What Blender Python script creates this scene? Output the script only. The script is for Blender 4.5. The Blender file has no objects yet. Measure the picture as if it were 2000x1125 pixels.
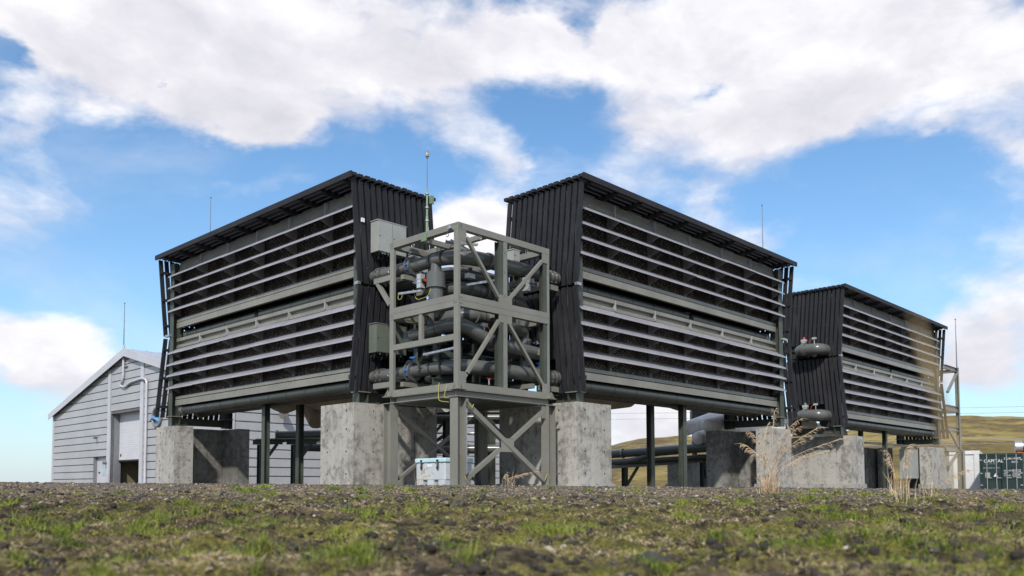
import bpy, bmesh, math, random
import numpy as np
from mathutils import Vector, Matrix
R = math.radians
random.seed(7); RNG = np.random.default_rng(11)
SC = bpy.context.scene; COL = SC.collection

# ---------------------------------------------------------------- camera
YAW, PITCH, ROLL = R(43.6362), R(3.0262), -0.00255
cam_d = bpy.data.cameras.new('camera'); cam = bpy.data.objects.new('camera', cam_d); COL.objects.link(cam)
cam_d.sensor_width = 36.0; cam_d.lens = 1651.4/2000*36.0; cam_d.shift_y = 300.2/2000
cam_d.clip_start = 0.05; cam_d.clip_end = 6000
fw = Vector((math.cos(PITCH)*math.cos(YAW), math.cos(PITCH)*math.sin(YAW), math.sin(PITCH)))
rt = Vector((math.sin(YAW), -math.cos(YAW), 0)); up = rt.cross(fw)
rt, up = math.cos(ROLL)*rt+math.sin(ROLL)*up, -math.sin(ROLL)*rt+math.cos(ROLL)*up
cam.matrix_world = Matrix(((rt.x, up.x, -fw.x, 0), (rt.y, up.y, -fw.y, 0), (rt.z, up.z, -fw.z, 0), (0, 0, 0, 1)))
cam_d.dof.use_dof = True; cam_d.dof.focus_distance = 21.0; cam_d.dof.aperture_fstop = 2.2
SC.camera = cam
SC.view_settings.view_transform = 'Standard'; SC.view_settings.look = 'None'
SC.view_settings.gamma = 1; SC.view_settings.use_curve_mapping = False
SC.view_settings.exposure = 0.35

# ---------------------------------------------------------------- sun + sky with clouds
SUN_AZ, SUN_EL = R(216), R(40)
sd = bpy.data.lights.new('sun', 'SUN'); so = bpy.data.objects.new('sun', sd); COL.objects.link(so)
sd.energy = 3.5; sd.angle = R(2.2); sd.color = (1.0, 0.95, 0.87)
dsun = Vector((math.cos(SUN_EL)*math.cos(SUN_AZ), math.cos(SUN_EL)*math.sin(SUN_AZ), math.sin(SUN_EL)))
so.rotation_euler = (-dsun).to_track_quat('-Z', 'Y').to_euler(); so.location = (0, 0, 60)
W = bpy.data.worlds.new('World'); SC.world = W; W.use_nodes = True

class NT:
    """tiny node graph helper"""
    def __init__(s, tree): s.t = tree; s.n = tree.nodes; s.l = tree.links
    def node(s, typ, **kw):
        n = s.n.new(typ)
        for k, v in kw.items(): setattr(n, k, v)
        return n
    def put(s, sock, v):
        if hasattr(v, 'is_linked') or isinstance(v, bpy.types.NodeSocket): s.l.new(v, sock)
        else: sock.default_value = v
    def m(s, op, a, b=0.0, c=0.0, clamp=False):
        n = s.node('ShaderNodeMath', operation=op); n.use_clamp = clamp
        s.put(n.inputs[0], a); s.put(n.inputs[1], b); s.put(n.inputs[2], c); return n.outputs[0]
    def vm(s, op, a, b=(0, 0, 0)):
        n = s.node('ShaderNodeVectorMath', operation=op); s.put(n.inputs[0], a); s.put(n.inputs[1], b)
        return n.outputs['Value'] if op in ('LENGTH', 'DOT_PRODUCT') else n.outputs[0]
    def noise(s, vec, scale, detail=4, rough=0.5, dist=0.0, color=False, typ='FBM'):
        n = s.node('ShaderNodeTexNoise'); n.noise_type = typ
        s.put(n.inputs['Vector'], vec); n.inputs['Scale'].default_value = scale; n.inputs['Detail'].default_value = detail
        n.inputs['Roughness'].default_value = rough; n.inputs['Distortion'].default_value = dist
        return n.outputs['Color' if color else 'Fac']
    def ss(s, v, a, b, lo=0.0, hi=1.0):
        n = s.node('ShaderNodeMapRange', interpolation_type='SMOOTHSTEP'); s.put(n.inputs[0], v)
        n.inputs[1].default_value = a; n.inputs[2].default_value = b; n.inputs[3].default_value = lo; n.inputs[4].default_value = hi
        return n.outputs[0]
    def mix(s, f, a, b, typ='MIX'):
        n = s.node('ShaderNodeMix', data_type='RGBA', blend_type=typ); s.put(n.inputs[0], f)
        for i, v in ((6, a), (7, b)):
            if isinstance(v, tuple) and len(v) == 3: v = (*v, 1)
            s.put(n.inputs[i], v)
        return n.outputs[2]
    def ramp(s, f, stops):
        n = s.node('ShaderNodeValToRGB'); s.put(n.inputs[0], f); e = n.color_ramp.elements
        while len(e) < len(stops): e.new(0.5)
        for k, (p, c) in enumerate(stops):
            e[k].position = p; e[k].color = (*c, 1)
        return n.outputs[0]

def build_world():
    g = NT(W.node_tree); bg = g.n['Background']
    sky = g.node('ShaderNodeTexSky', sky_type='NISHITA'); sky.sun_disc = False
    sky.sun_elevation = SUN_EL; sky.sun_rotation = R(90)-SUN_AZ; sky.altitude = 200; sky.air_density = 1.0; sky.dust_density = 0.6; sky.ozone_density = 2.2
    d = g.node('ShaderNodeTexCoord').outputs['Generated']
    sx = g.node('ShaderNodeSeparateXYZ'); g.l.new(d, sx.inputs[0])
    # azimuth (0 along the main view direction, positive to the right) and elevation
    f2 = (math.cos(YAW), math.sin(YAW), 0); r2 = (math.sin(YAW), -math.cos(YAW), 0)
    az = g.m('ARCTAN2', g.vm('DOT_PRODUCT', d, r2), g.vm('DOT_PRODUCT', d, f2))
    el = g.m('ARCSINE', sx.outputs[2])
    cb = g.node('ShaderNodeCombineXYZ'); g.l.new(az, cb.inputs[0]); g.l.new(el, cb.inputs[1]); pos = cb.outputs[0]
    # coordinates for the noise: direction stretched so that clouds are wider than tall
    dv = g.vm('MULTIPLY', d, (1, 1, 1.9))
    warp = g.vm('MULTIPLY', g.vm('SUBTRACT', g.noise(dv, 3.5, 5, 0.55, color=True), (.5, .5, .5)), (.20, .20, .12))
    wpos = g.vm('ADD', pos, g.vm('MULTIPLY', g.vm('SUBTRACT', g.noise(dv, 7.0, 5, 0.6, color=True), (.5, .5, .5)), (.16, .11, 0)))
    BL = [(a, e, ra, re, amp*(.84 if amp > 0 else 1)) for a, e, ra, re, amp in CLOUDS]
    tot = None
    for (a, e, ra, re, amp) in BL:
        q = g.vm('MULTIPLY', g.vm('SUBTRACT', wpos, (a, e, 0)), (1/ra, 1/re, 0))
        ln = g.vm('DOT_PRODUCT', q, q)
        v = g.m('MULTIPLY', g.m('EXPONENT', g.m('MULTIPLY', ln, -1.0)), amp)
        tot = v if tot is None else g.m('ADD', tot, v)
    def fbm(vec):
        a = g.noise(g.vm('ADD', vec, warp), 4.5, 10, 0.56, 0.1)
        return a
    n1 = fbm(dv)
    toward = (dsun.x*0.03-0.0, dsun.y*0.03, 0.05)
    n2 = g.noise(g.vm('ADD', g.vm('ADD', dv, toward), warp), 4.5, 6, 0.56, 0.1)
    # beyond the frame the sky goes on as broken cloud
    out = g.m('MULTIPLY', g.ss(g.m('ABSOLUTE', az), 0.62, 1.0), 0.42)
    out = g.m('MAXIMUM', out, g.m('MULTIPLY', g.ss(el, 0.50, 0.68), 0.42))
    base = g.m('ADD', g.m('ADD', tot, out), -0.30)
    dens = g.m('ADD', base, g.m('MULTIPLY', g.m('SUBTRACT', n1, 0.5), 2.1))
    den2 = g.m('ADD', base, g.m('MULTIPLY', g.m('SUBTRACT', n2, 0.5), 2.1))
    alpha = g.ss(dens, -0.24, 0.50)
    haze = g.m('MULTIPLY', g.m('EXPONENT', g.m('MULTIPLY', g.m('ABSOLUTE', el), -9.0)), 0.82)
    thin = g.m('MULTIPLY', g.ss(g.noise(dv, 2.6, 7, .62, .4), .42, .72), 0.30)
    alpha = g.m('MAXIMUM', alpha, thin)
    # light and dark inside the clouds
    big = g.noise(g.vm('ADD', dv, (3.1, 1.7, .4)), 4.2, 9, .62, .3)
    lit = g.m('ADD', g.m('MULTIPLY', g.m('SUBTRACT', dens, den2), 1.3), 0.56)
    lit = g.m('ADD', lit, g.m('MULTIPLY', g.m('SUBTRACT', big, .5), 1.1))
    lit = g.m('SUBTRACT', lit, g.m('MULTIPLY', g.ss(dens, .35, 1.25), 0.30), clamp=True)
    ccol = g.ramp(lit, [(0.0, (5.9, 5.9, 6.5)), (0.42, (7.1, 7.0, 7.5)), (1.0, (9.3, 9.25, 9.4))])
    skyc = g.mix(1.0, sky.outputs[0], (1.02, 1.36, 1.50), 'MULTIPLY')
    skyc = g.mix(haze, skyc, (5.6, 6.1, 6.8))
    col = g.mix(alpha, skyc, ccol)
    # below the horizon: dull ground bounce
    col = g.mix(g.ss(sx.outputs[2], -0.03, -0.005, 1.0, 0.0), col, (1.0, .95, .8))
    g.l.new(col, bg.inputs[0]); bg.inputs[1].default_value = 0.095
# clouds: (azimuth, elevation, half width, half height, amount) in radians
CLOUDS = [(-0.436, 0.466, 0.214, 0.057, 1.0), (-0.183, 0.503, 0.211, 0.055, 1.0), (-0.086, 0.459, 0.09, 0.036, 0.8), (-0.382, 0.415, 0.162, 0.038, 0.9), (-0.288, 0.401, 0.067, 0.03, 0.95), (-0.531, 0.36, 0.027, 0.025, 0.38), (-0.061, 0.408, 0.06, 0.023, 0.65), (-0.005, 0.376, 0.042, 0.026, 0.75), (0.057, 0.495, 0.091, 0.028, 0.7), (0.314, 0.488, 0.257, 0.049, 1.0), (0.52, 0.424, 0.091, 0.052, 0.9), (0.335, 0.402, 0.135, 0.041, 1.1), (0.158, 0.414, 0.03, 0.023, 0.38), (0.477, 0.36, 0.029, 0.013, 0.55), (-0.275, 0.334, 0.053, 0.021, 0.42), (-0.525, 0.153, 0.068, 0.038, 1.1), (-0.506, 0.118, 0.079, 0.031, 0.6), (0.225, 0.326, 0.035, 0.026, 0.36), (0.27, 0.27, 0.045, 0.024, 0.75), (0.353, 0.23, 0.064, 0.027, 0.45), (0.521, 0.135, 0.068, 0.057, 1.35), (0.355, 0.314, 0.051, 0.015, 0.3), (0.543, 0.334, 0.031, 0.028, 0.6), (-0.14, 0.356, 0.071, 0.026, 0.34), (-0.048, 0.309, 0.054, 0.027, 0.6), (0.168, 0.071, 0.1, 0.048, 1.1), (-0.048, 0.286, 0.066, 0.045, 0.8), (0.104, 0.505, 0.021, 0.023, -0.65), (-0.401, 0.42, 0.016, 0.007, -0.65), (-0.555, 0.423, 0.011, 0.019, -0.5), (0.235, 0.431, 0.023, 0.011, -0.4), (0.063, 0.426, 0.084, 0.018, -0.2)]
build_world()

# ---------------------------------------------------------------- materials
def mat(name):
    m = bpy.data.materials.new(name); m.use_nodes = True; g = NT(m.node_tree); b = g.n['Principled BSDF']; return m, g, b
def bump(g, b, h, dist, strength=1.0):
    n = g.node('ShaderNodeBump'); n.inputs['Strength'].default_value = strength; n.inputs['Distance'].default_value = dist
    g.put(n.inputs['Height'], h); g.l.new(n.outputs[0], b.inputs['Normal'])
def objco(g): return g.node('ShaderNodeTexCoord').outputs['Object']
def wpos(g): return g.node('ShaderNodeNewGeometry').outputs['Position']
def rnd(g): return g.node('ShaderNodeObjectInfo').outputs['Random']
def simple(name, col, rough=0.5, metal=0.0, var=0.12, scale=3.0, bumpd=0.0, rv=0.08, tint=None):
    m, g, b = mat(name); p = wpos(g)
    n = g.noise(p, scale, 6, .6); n2 = g.noise(p, scale*9, 3, .5)
    f = g.m('ADD', g.m('MULTIPLY', n, .7), g.m('MULTIPLY', n2, .3))
    c2 = tint or tuple(c*(1-var*2) for c in col)
    c1 = tuple(min(1, c*(1+var)) for c in col)
    c = g.mix(g.ss(f, .35, .68), c2, c1)
    c = g.mix(g.m('MULTIPLY', rnd(g), var), c, tuple(x*.5 for x in col))
    g.l.new(c, b.inputs['Base Color']); b.inputs['Metallic'].default_value = metal
    g.put(b.inputs['Roughness'], g.m('ADD', g.m('MULTIPLY', n2, rv*2), rough-rv))
    if bumpd: bump(g, b, f, bumpd)
    return m
M = {}
M['steel'] = simple('painted_green_grey_steel', (.190, .186, .160), .36, 0, .07, .9)
M['steel_dark'] = simple('dark_green_steel', (.060, .070, .056), .45, 0, .15, 2.0)
M['blade'] = simple('louvre_blade_metal', (.30, .295, .32), .38, .15, .07, 1.2)
M['fascia'] = simple('fascia_sheet', (.215, .208, .178), .36, .10, .10, .9)
M['bracket'] = simple('bracket_plate', (.30, .30, .32), .5, 0, .1)
M['pipe'] = simple('grey_plastic_pipe', (.100, .105, .100), .25, 0, .03, .8, rv=.03)
M['header'] = simple('header_pipe_dark', (.035, .042, .037), .34, 0, .05, 1.0)
M['galv'] = simple('galvanised', (.52, .53, .54), .38, .8, .15, 12)
M['zinc'] = simple('zinc_bolts', (.42, .41, .40), .35, .85, .3, 20)
M['blue'] = simple('blue_valve_paint', (.03, .16, .50), .4)
M['red'] = simple('red_plastic', (.65, .04, .03), .4)
M['yellow'] = simple('yellow_green_cable', (.38, .34, .06), .6)
M['blackp'] = simple('black_plastic', (.012, .012, .014), .5)
M['whitep'] = simple('actuator_aluminium', (.50, .51, .52), .35, .3)
M['cab'] = simple('cabinet_grey', (.30, .315, .30), .42, 0, .06, 2)
M['cabg'] = simple('cabinet_green_grey', (.12, .14, .115), .42, 0, .08, 2)
M['mast'] = simple('mast_green', (.17, .25, .15), .45)
M['antenna'] = simple('antenna_grey', (.16, .18, .22), .5)
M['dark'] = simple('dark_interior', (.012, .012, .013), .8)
M['tan'] = simple('insulation_jacket_tan', (.40, .36, .29), .75, 0, .1, 1.5, .01)
M['jacket'] = simple('insulation_jacket_white', (.86, .85, .82), .7, 0, .10, 2.0, .01)
M['tub'] = simple('tub_pale_grey_plastic', (.47, .51, .55), .45, 0, .05, 2)
M['lid'] = simple('tub_lid_blue_grey', (.45, .62, .68), .5, 0, .06, 2)
M['hall'] = simple('hall_cladding', (.40, .405, .42), .42, .2, .05, .35)
M['halldark'] = simple('hall_joint', (.12, .125, .13), .5)
M['trim'] = simple('hall_trim', (.50, .50, .54), .42, .15, .05, .5)
M['jamb'] = simple('hall_jamb', (.20, .21, .235), .45, .1, .08, .5)
M['roofm'] = simple('hall_roof_sheet', (.46, .50, .57), .35, .4, .05, .4)
M['shutter'] = simple('roller_shutter', (.56, .56, .60), .45, .1, .04, .6)
M['room'] = simple('hall_inside', (.18, .15, .10), .8)
M['glass'] = simple('door_glass', (.30, .42, .48), .12)
M['contw'] = simple('white_module', (.60, .60, .59), .5, 0, .06, .8)
M['contg'] = simple('container_dark_green', (.016, .035, .034), .42, 0, .2, 1.2)
M['white'] = simple('white_print', (.75, .76, .76), .6, 0, .1)
M['emblem'] = simple('emblem_blue', (.10, .32, .62), .4)
M['orange'] = simple('rust_orange', (.45, .15, .05), .7)
M['rust'] = simple('rusty_steel', (.10, .050, .032), .7)
M['cable'] = simple('overhead_cable', (.22, .23, .25), .5)
M['lava'] = simple('lava_stone', (.040, .038, .040), .85, 0, .3, 14, .01)
M['clod'] = simple('soil_clod', (.036, .029, .022), .95, 0, .35, 18, .01)
M['pale'] = simple('pale_stone', (.38, .32, .26), .8, 0, .15, 10, .005)

def board_mat():
    m, g, b = mat('black_stained_board'); o = objco(g); p = wpos(g)
    st = g.vm('MULTIPLY', p, (40, 40, 1.1)); grain = g.noise(st, 1.0, 4, .6)
    spot = g.noise(g.vm('MULTIPLY', p, (1, 1, .6)), 16, 3, .55)
    wear = g.noise(p, .9, 5, .6)
    c = g.mix(g.ss(grain, .3, .75), (.0075, .008, .0105), (.024, .024, .029))
    c = g.mix(g.m('MULTIPLY', g.ss(wear, .45, .75), .45), c, (.048, .045, .046))
    c = g.mix(g.m('MULTIPLY', rnd(g), .5), c, (.013, .013, .017))
    c = g.mix(g.m('MULTIPLY', g.ss(spot, .745, .775), .75), c, (.30, .29, .27))
    g.l.new(c, b.inputs['Base Color']); b.inputs['Roughness'].default_value = .62
    b.inputs['Specular IOR Level'].default_value = .35
    bump(g, b, grain, .004); return m
M['board'] = board_mat()

def mesh_mat():
    # dark expanded-metal guard with the diamond pattern of the filter behind
    m, g, b = mat('filter_guard'); o = wpos(g)
    s = g.node('ShaderNodeSeparateXYZ'); g.l.new(o, s.inputs[0])
    u = g.m('ADD', s.outputs[0], s.outputs[1]); z = s.outputs[2]
    a = g.m('PINGPONG', u, .080); c_ = g.m('PINGPONG', z, .062)
    dia = g.m('ADD', g.m('MULTIPLY', a, 1/.080), g.m('MULTIPLY', c_, 1/.062))
    loz = g.m('MULTIPLY', g.ss(g.m('ABSOLUTE', g.m('SUBTRACT', dia, 1.0)), .22, .45), 1.0)
    d1 = g.m('SUBTRACT', 1.0, loz)
    n = g.noise(o, 1.1, 5, .65); n3 = g.noise(g.vm('MULTIPLY', o, (11, 11, 1.0)), 1, 4, .65)
    dirt = g.ss(n3, .38, .72)
    c = g.mix(dirt, (.038, .036, .034), (.19, .168, .145))
    c = g.mix(g.m('MULTIPLY', g.ss(n, .60, .40), .85), c, (.012, .012, .013))
    pat = g.ss(n, .40, .50)
    c = g.mix(g.m('MULTIPLY', pat, loz), c, (.007, .007, .008))
    spark = g.ss(g.noise(o, 9, 3, .6), .48, .62)
    c = g.mix(g.m('MULTIPLY', g.m('MULTIPLY', pat, d1), spark), c, (.26, .25, .24))  # small highlights painted in between the lozenges
    fine = g.noise(o, 75, 2, .5)
    c = g.mix(g.m('MULTIPLY', g.ss(fine, .55, .68), .7), c, (.10, .095, .092))
    g.l.new(c, b.inputs['Base Color']); b.inputs['Roughness'].default_value = .6
    bump(g, b, d1, .012); return m
M['guard'] = mesh_mat()

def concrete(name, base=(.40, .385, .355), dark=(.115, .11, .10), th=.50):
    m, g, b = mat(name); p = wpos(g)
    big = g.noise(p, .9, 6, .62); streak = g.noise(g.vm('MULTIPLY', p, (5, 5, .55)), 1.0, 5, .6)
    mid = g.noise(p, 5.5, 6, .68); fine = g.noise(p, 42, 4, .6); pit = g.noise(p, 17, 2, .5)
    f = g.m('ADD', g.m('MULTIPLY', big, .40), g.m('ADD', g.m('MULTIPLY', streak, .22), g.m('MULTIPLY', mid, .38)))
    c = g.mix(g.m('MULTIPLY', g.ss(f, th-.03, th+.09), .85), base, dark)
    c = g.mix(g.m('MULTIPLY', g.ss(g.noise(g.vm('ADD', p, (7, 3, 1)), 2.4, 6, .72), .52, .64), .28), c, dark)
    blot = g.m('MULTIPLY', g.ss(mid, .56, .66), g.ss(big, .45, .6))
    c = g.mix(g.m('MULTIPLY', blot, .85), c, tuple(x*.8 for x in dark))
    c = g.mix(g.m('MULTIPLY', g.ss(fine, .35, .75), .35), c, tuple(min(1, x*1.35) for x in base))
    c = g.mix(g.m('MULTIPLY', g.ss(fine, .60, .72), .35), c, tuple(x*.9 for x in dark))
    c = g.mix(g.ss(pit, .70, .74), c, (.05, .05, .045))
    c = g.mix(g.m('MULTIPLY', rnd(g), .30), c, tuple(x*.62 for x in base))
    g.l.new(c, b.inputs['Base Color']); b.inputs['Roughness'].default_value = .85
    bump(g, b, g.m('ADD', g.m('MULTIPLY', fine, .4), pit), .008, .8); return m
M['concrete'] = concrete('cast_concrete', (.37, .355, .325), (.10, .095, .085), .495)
M['concrete_shaded'] = concrete('shaded_stained_concrete', (.25, .245, .225), (.055, .053, .048), .46)  # darker copy of the cast concrete; shade under the collectors is in its colour

def ground_mat():
    m, g, b = mat('ground_soil'); p = wpos(g)
    s = g.node('ShaderNodeSeparateXYZ'); g.l.new(p, s.inputs[0])
    f2 = (math.cos(YAW), math.sin(YAW), 0); dep = g.vm('DOT_PRODUCT', p, f2)
    n1 = g.noise(p, 1.1, 6, .62); n2 = g.noise(p, 7, 6, .65); n3 = g.noise(p, 38, 5, .65)
    v = g.node('ShaderNodeTexVoronoi'); v.inputs['Scale'].default_value = 34; g.l.new(p, v.inputs['Vector'])
    vc = g.node('ShaderNodeSeparateColor'); g.l.new(v.outputs['Color'], vc.inputs[0])
    grav = g.ramp(vc.outputs[0], [(0, (.030, .029, .028)), (.40, (.085, .076, .065)), (.70, (.19, .155, .11)), (.93, (.32, .25, .17)), (1, (.42, .36, .30))])
    grav = g.mix(g.ss(n3, .35, .7), grav, (.15, .125, .095))
    soil = g.mix(g.ss(n2, .35, .65), (.026, .020, .012), (.140, .108, .062))
    moss = g.mix(g.ss(n3, .35, .7), (.050, .054, .012), (.22, .20, .042))
    mo = g.m('MULTIPLY', g.ss(g.m('ADD', g.m('MULTIPLY', n1, .6), g.m('MULTIPLY', n2, .4)), .48, .58), .85)
    near = g.mix(mo, soil, moss)
    edge = g.m('ADD', dep, g.m('MULTIPLY', g.m('SUBTRACT', n1, .5), 5.0))
    c = g.mix(g.ss(edge, 8.6, 11.5), near, grav)
    far = g.mix(g.ss(g.noise(p, .25, 6, .6), .4, .6), (.12, .105, .035), (.19, .155, .06))
    c = g.mix(g.ss(dep, 75, 110), c, far)
    g.l.new(c, b.inputs['Base Color']); b.inputs['Roughness'].default_value = .93; b.inputs['Specular IOR Level'].default_value = .2
    bump(g, b, g.m('ADD', n3, g.m('MULTIPLY', v.outputs['Distance'], -.9)), .02, 1); return m
M['ground'] = ground_mat()
def hill_mat():
    m, g, b = mat('moorland'); p = wpos(g)
    a = g.noise(g.vm('MULTIPLY', p, (1, 1, 2.5)), .010, 8, .6, .8); c2 = g.noise(g.vm('MULTIPLY', p, (1, 1, 3)), .045, 7, .68, .6); c3 = g.noise(p, .25, 5, .6)
    c = g.mix(g.ss(a, .38, .62), (.135, .105, .035), (.285, .225, .080))
    c = g.mix(g.m('MULTIPLY', g.ss(c2, .48, .57), .85), c, (.105, .068, .042))
    c = g.mix(g.m('MULTIPLY', g.ss(c2, .66, .72), .9), c, (.06, .048, .040))
    c = g.mix(g.m('MULTIPLY', g.ss(c3, .48, .7), .5), c, (.30, .26, .12))
    g.l.new(c, b.inputs['Base Color']); b.inputs['Roughness'].default_value = .95; b.inputs['Specular IOR Level'].default_value = .1
    bump(g, b, c2, 3.0, .8); return m
M['hill'] = hill_mat()
def leaf(name, a, bcol, sc=2.5, trans=.25):
    m, g, b = mat(name); p = wpos(g)
    n = g.noise(p, sc, 5, .6); n2 = g.noise(p, 40, 2, .5)
    c = g.mix(g.ss(g.m('ADD', g.m('MULTIPLY', n, .6), g.m('MULTIPLY', n2, .4)), .38, .62), a, bcol)
    g.l.new(c, b.inputs['Base Color']); b.inputs['Roughness'].default_value = .7; b.inputs['Specular IOR Level'].default_value = .2
    return m
M['grass'] = leaf('green_grass', (.060, .100, .014), (.24, .27, .045))
M['straw'] = leaf('dry_straw', (.18, .135, .068), (.52, .41, .25))
M['moss'] = leaf('moss', (.050, .068, .010), (.29, .27, .045), 4)
M['reed'] = leaf('dry_reed', (.42, .30, .18), (.62, .48, .34))
def peb():
    m, g, b = mat('gravel_stones'); p = wpos(g)
    v = g.node('ShaderNodeTexVoronoi'); v.inputs['Scale'].default_value = 22; g.l.new(p, v.inputs['Vector'])
    vc = g.node('ShaderNodeSeparateColor'); g.l.new(v.outputs['Color'], vc.inputs[0])
    c = g.ramp(vc.outputs[0], [(0, (.026, .025, .026)), (.42, (.070, .064, .058)), (.70, (.16, .125, .085)), (.90, (.30, .23, .15)), (1, (.45, .38, .30))])
    c = g.mix(g.m('MULTIPLY', g.noise(p, 60, 3, .6), .4), c, (.03, .028, .026))
    g.l.new(c, b.inputs['Base Color']); b.inputs['Roughness'].default_value = .85; return m
M['pebble'] = peb()

# ---------------------------------------------------------------- mesh helpers
class MB:
    def __init__(s): s.v = []; s.f = []; s.sm = []
    def add(s, vs, fs, smooth=False):
        o = len(s.v); s.v += [tuple(v) for v in vs]; s.f += [tuple(i+o for i in f) for f in fs]; s.sm += [smooth]*len(fs); return s
    def box(s, a, b):
        x0, x1 = sorted((a[0], b[0])); y0, y1 = sorted((a[1], b[1])); z0, z1 = sorted((a[2], b[2]))
        v = [(x0, y0, z0), (x1, y0, z0), (x1, y1, z0), (x0, y1, z0), (x0, y0, z1), (x1, y0, z1), (x1, y1, z1), (x0, y1, z1)]
        return s.add(v, [(3, 2, 1, 0), (4, 5, 6, 7), (0, 1, 5, 4), (1, 2, 6, 5), (2, 3, 7, 6), (3, 0, 4, 7)])
    def frame(s, p0, p1, upv=(0, 0, 1)):
        p0, p1 = Vector(p0), Vector(p1); d = (p1-p0).normalized(); u = Vector(upv)
        if abs(d.dot(u)) > .98: u = Vector((1, 0, 0)) if abs(d.x) < .9 else Vector((0, 1, 0))
        x = d.cross(u).normalized(); y = x.cross(d).normalized(); return p0, p1, x, y
    def prism(s, p0, p1, prof, upv=(0, 0, 1), smooth=False):
        p0, p1, x, y = s.frame(p0, p1, upv); n = len(prof)
        vs = [p+x*a+y*b for p in (p0, p1) for a, b in prof]
        fs = [(i, (i+1) % n, (i+1) % n+n, i+n) for i in range(n)]+[tuple(range(n-1, -1, -1)), tuple(range(n, 2*n))]
        return s.add(vs, fs, smooth)
    def bar(s, p0, p1, w, h, upv=(0, 0, 1)):
        return s.prism(p0, p1, [(-w/2, -h/2), (w/2, -h/2), (w/2, h/2), (-w/2, h/2)], upv)
    def ibeam(s, p0, p1, w, h, t=.016, upv=(0, 0, 1)):   # flanges lie across upv
        a, b = w/2, h/2
        pr = [(-a, -b), (a, -b), (a, -b+t), (t/2, -b+t), (t/2, b-t), (a, b-t), (a, b), (-a, b), (-a, b-t), (-t/2, b-t), (-t/2, -b+t), (-a, -b+t)]
        p0, p1, x, y = s.frame(p0, p1, upv); n = 12
        vs = [p+x*q+y*r for p in (p0, p1) for q, r in pr]
        fs = [(i, (i+1) % n, (i+1) % n+n, i+n) for i in range(n)]
        for o in (0, n): fs += [(o, o+1, o+2, o+11), (o+3, o+4, o+9, o+10), (o+5, o+6, o+7, o+8)]
        return s.add(vs, fs)
    def tube(s, pts, r, seg=16, caps=True):
        pts = [Vector(p) for p in pts]; n = len(pts); rs = r if isinstance(r, (list, tuple)) else [r]*n
        t0 = (pts[1]-pts[0]).normalized(); ref = Vector((0, 0, 1)) if abs(t0.z) < .9 else Vector((1, 0, 0))
        x = t0.cross(ref).normalized(); vs = []
        for i, p in enumerate(pts):
            t = ((pts[min(i+1, n-1)]-pts[max(i-1, 0)])).normalized()
            x = (x-t*x.dot(t)).normalized(); y = t.cross(x)
            vs += [p+(x*math.cos(2*math.pi*k/seg)+y*math.sin(2*math.pi*k/seg))*rs[i] for k in range(seg)]
        fs = [(i*seg+k, i*seg+(k+1) % seg, (i+1)*seg+(k+1) % seg, (i+1)*seg+k) for i in range(n-1) for k in range(seg)]
        s.add(vs, fs, True)
        if caps and seg > 2:
            o = len(s.v); s.v += vs[:seg] and [tuple(v) for v in vs[:seg]]+[tuple(v) for v in vs[-seg:]]
            s.f += [tuple(range(o+seg-1, o-1, -1)), tuple(range(o+seg, o+2*seg))]; s.sm += [False, False]
        return s
    def cyl(s, p0, p1, r, seg=16): return s.tube([p0, p1], r, seg)
    def lathe(s, p0, p1, prof, seg=20):   # prof: (t along p0-p1, radius)
        p0, p1 = Vector(p0), Vector(p1)
        return s.tube([p0.lerp(p1, t) for t, r in prof], [r for t, r in prof], seg)
    def ico(s, c, r, sub=1, jit=.18, sq=.7):
        bm = bmesh.new(); bmesh.ops.create_icosphere(bm, subdivisions=sub, radius=1)
        vs = [(c[0]+v.co.x*r*random.uniform(1-jit, 1+jit), c[1]+v.co.y*r*random.uniform(1-jit, 1+jit), c[2]+v.co.z*r*sq*random.uniform(1-jit, 1+jit)) for v in bm.verts]
        fs = [tuple(v.index for v in f.verts) for f in bm.faces]; bm.free(); return s.add(vs, fs)
    def mesh(s, name, m):
        me = bpy.data.meshes.new(name); me.from_pydata(s.v, [], s.f); me.polygons.foreach_set('use_smooth', s.sm)
        me.materials.append(m if not isinstance(m, str) else M[m]); me.update()
        bm = bmesh.new(); bm.from_mesh(me); bmesh.ops.recalc_face_normals(bm, faces=bm.faces); bm.to_mesh(me); bm.free(); return me
    def build(s, name, m, parent=None, label=None): return link(name, s.mesh(name, m), parent, label)
def link(name, me, parent=None, label=None, loc=None):
    o = bpy.data.objects.new(name, me); COL.objects.link(o)
    if parent is not None:
        o.parent = parent
        if loc is None: o.location = -Vector(parent.get('base', (0, 0, 0)))
    if loc is not None: o.location = loc
    if label: o['label'] = label
    return o
def thing(name, label, cat, base=(0, 0, 0), group=None):
    """Empty at the thing's base; parts are given in world coordinates and shifted back by link()."""
    o = bpy.data.objects.new(name, None); COL.objects.link(o); o.location = base; o['base'] = tuple(base); o.empty_display_size = .2
    o['label'] = label; o['category'] = cat
    if group: o['group'] = group
    return o
def tag(o, label, cat, group=None):
    o['label'] = label; o['category'] = cat
    if group: o['group'] = group
    return o
def kind(o, k): o['kind'] = k; return o
def sub(name, mb, m, part, label=None):      # a sub-part: shares its part's frame
    o = bpy.data.objects.new(name, mb.mesh(name, m)); COL.objects.link(o); o.parent = part
    if label: o['label'] = label
    return o
def arc(c, a, b, n=8):
    """quarter bend: from c+a to c+b round centre c (a, b perpendicular, same length)"""
    c, a, b = Vector(c), Vector(a), Vector(b)
    return [c+a*math.cos(t*math.pi/2/n)+b*math.sin(t*math.pi/2/n) for t in range(n+1)]
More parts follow.
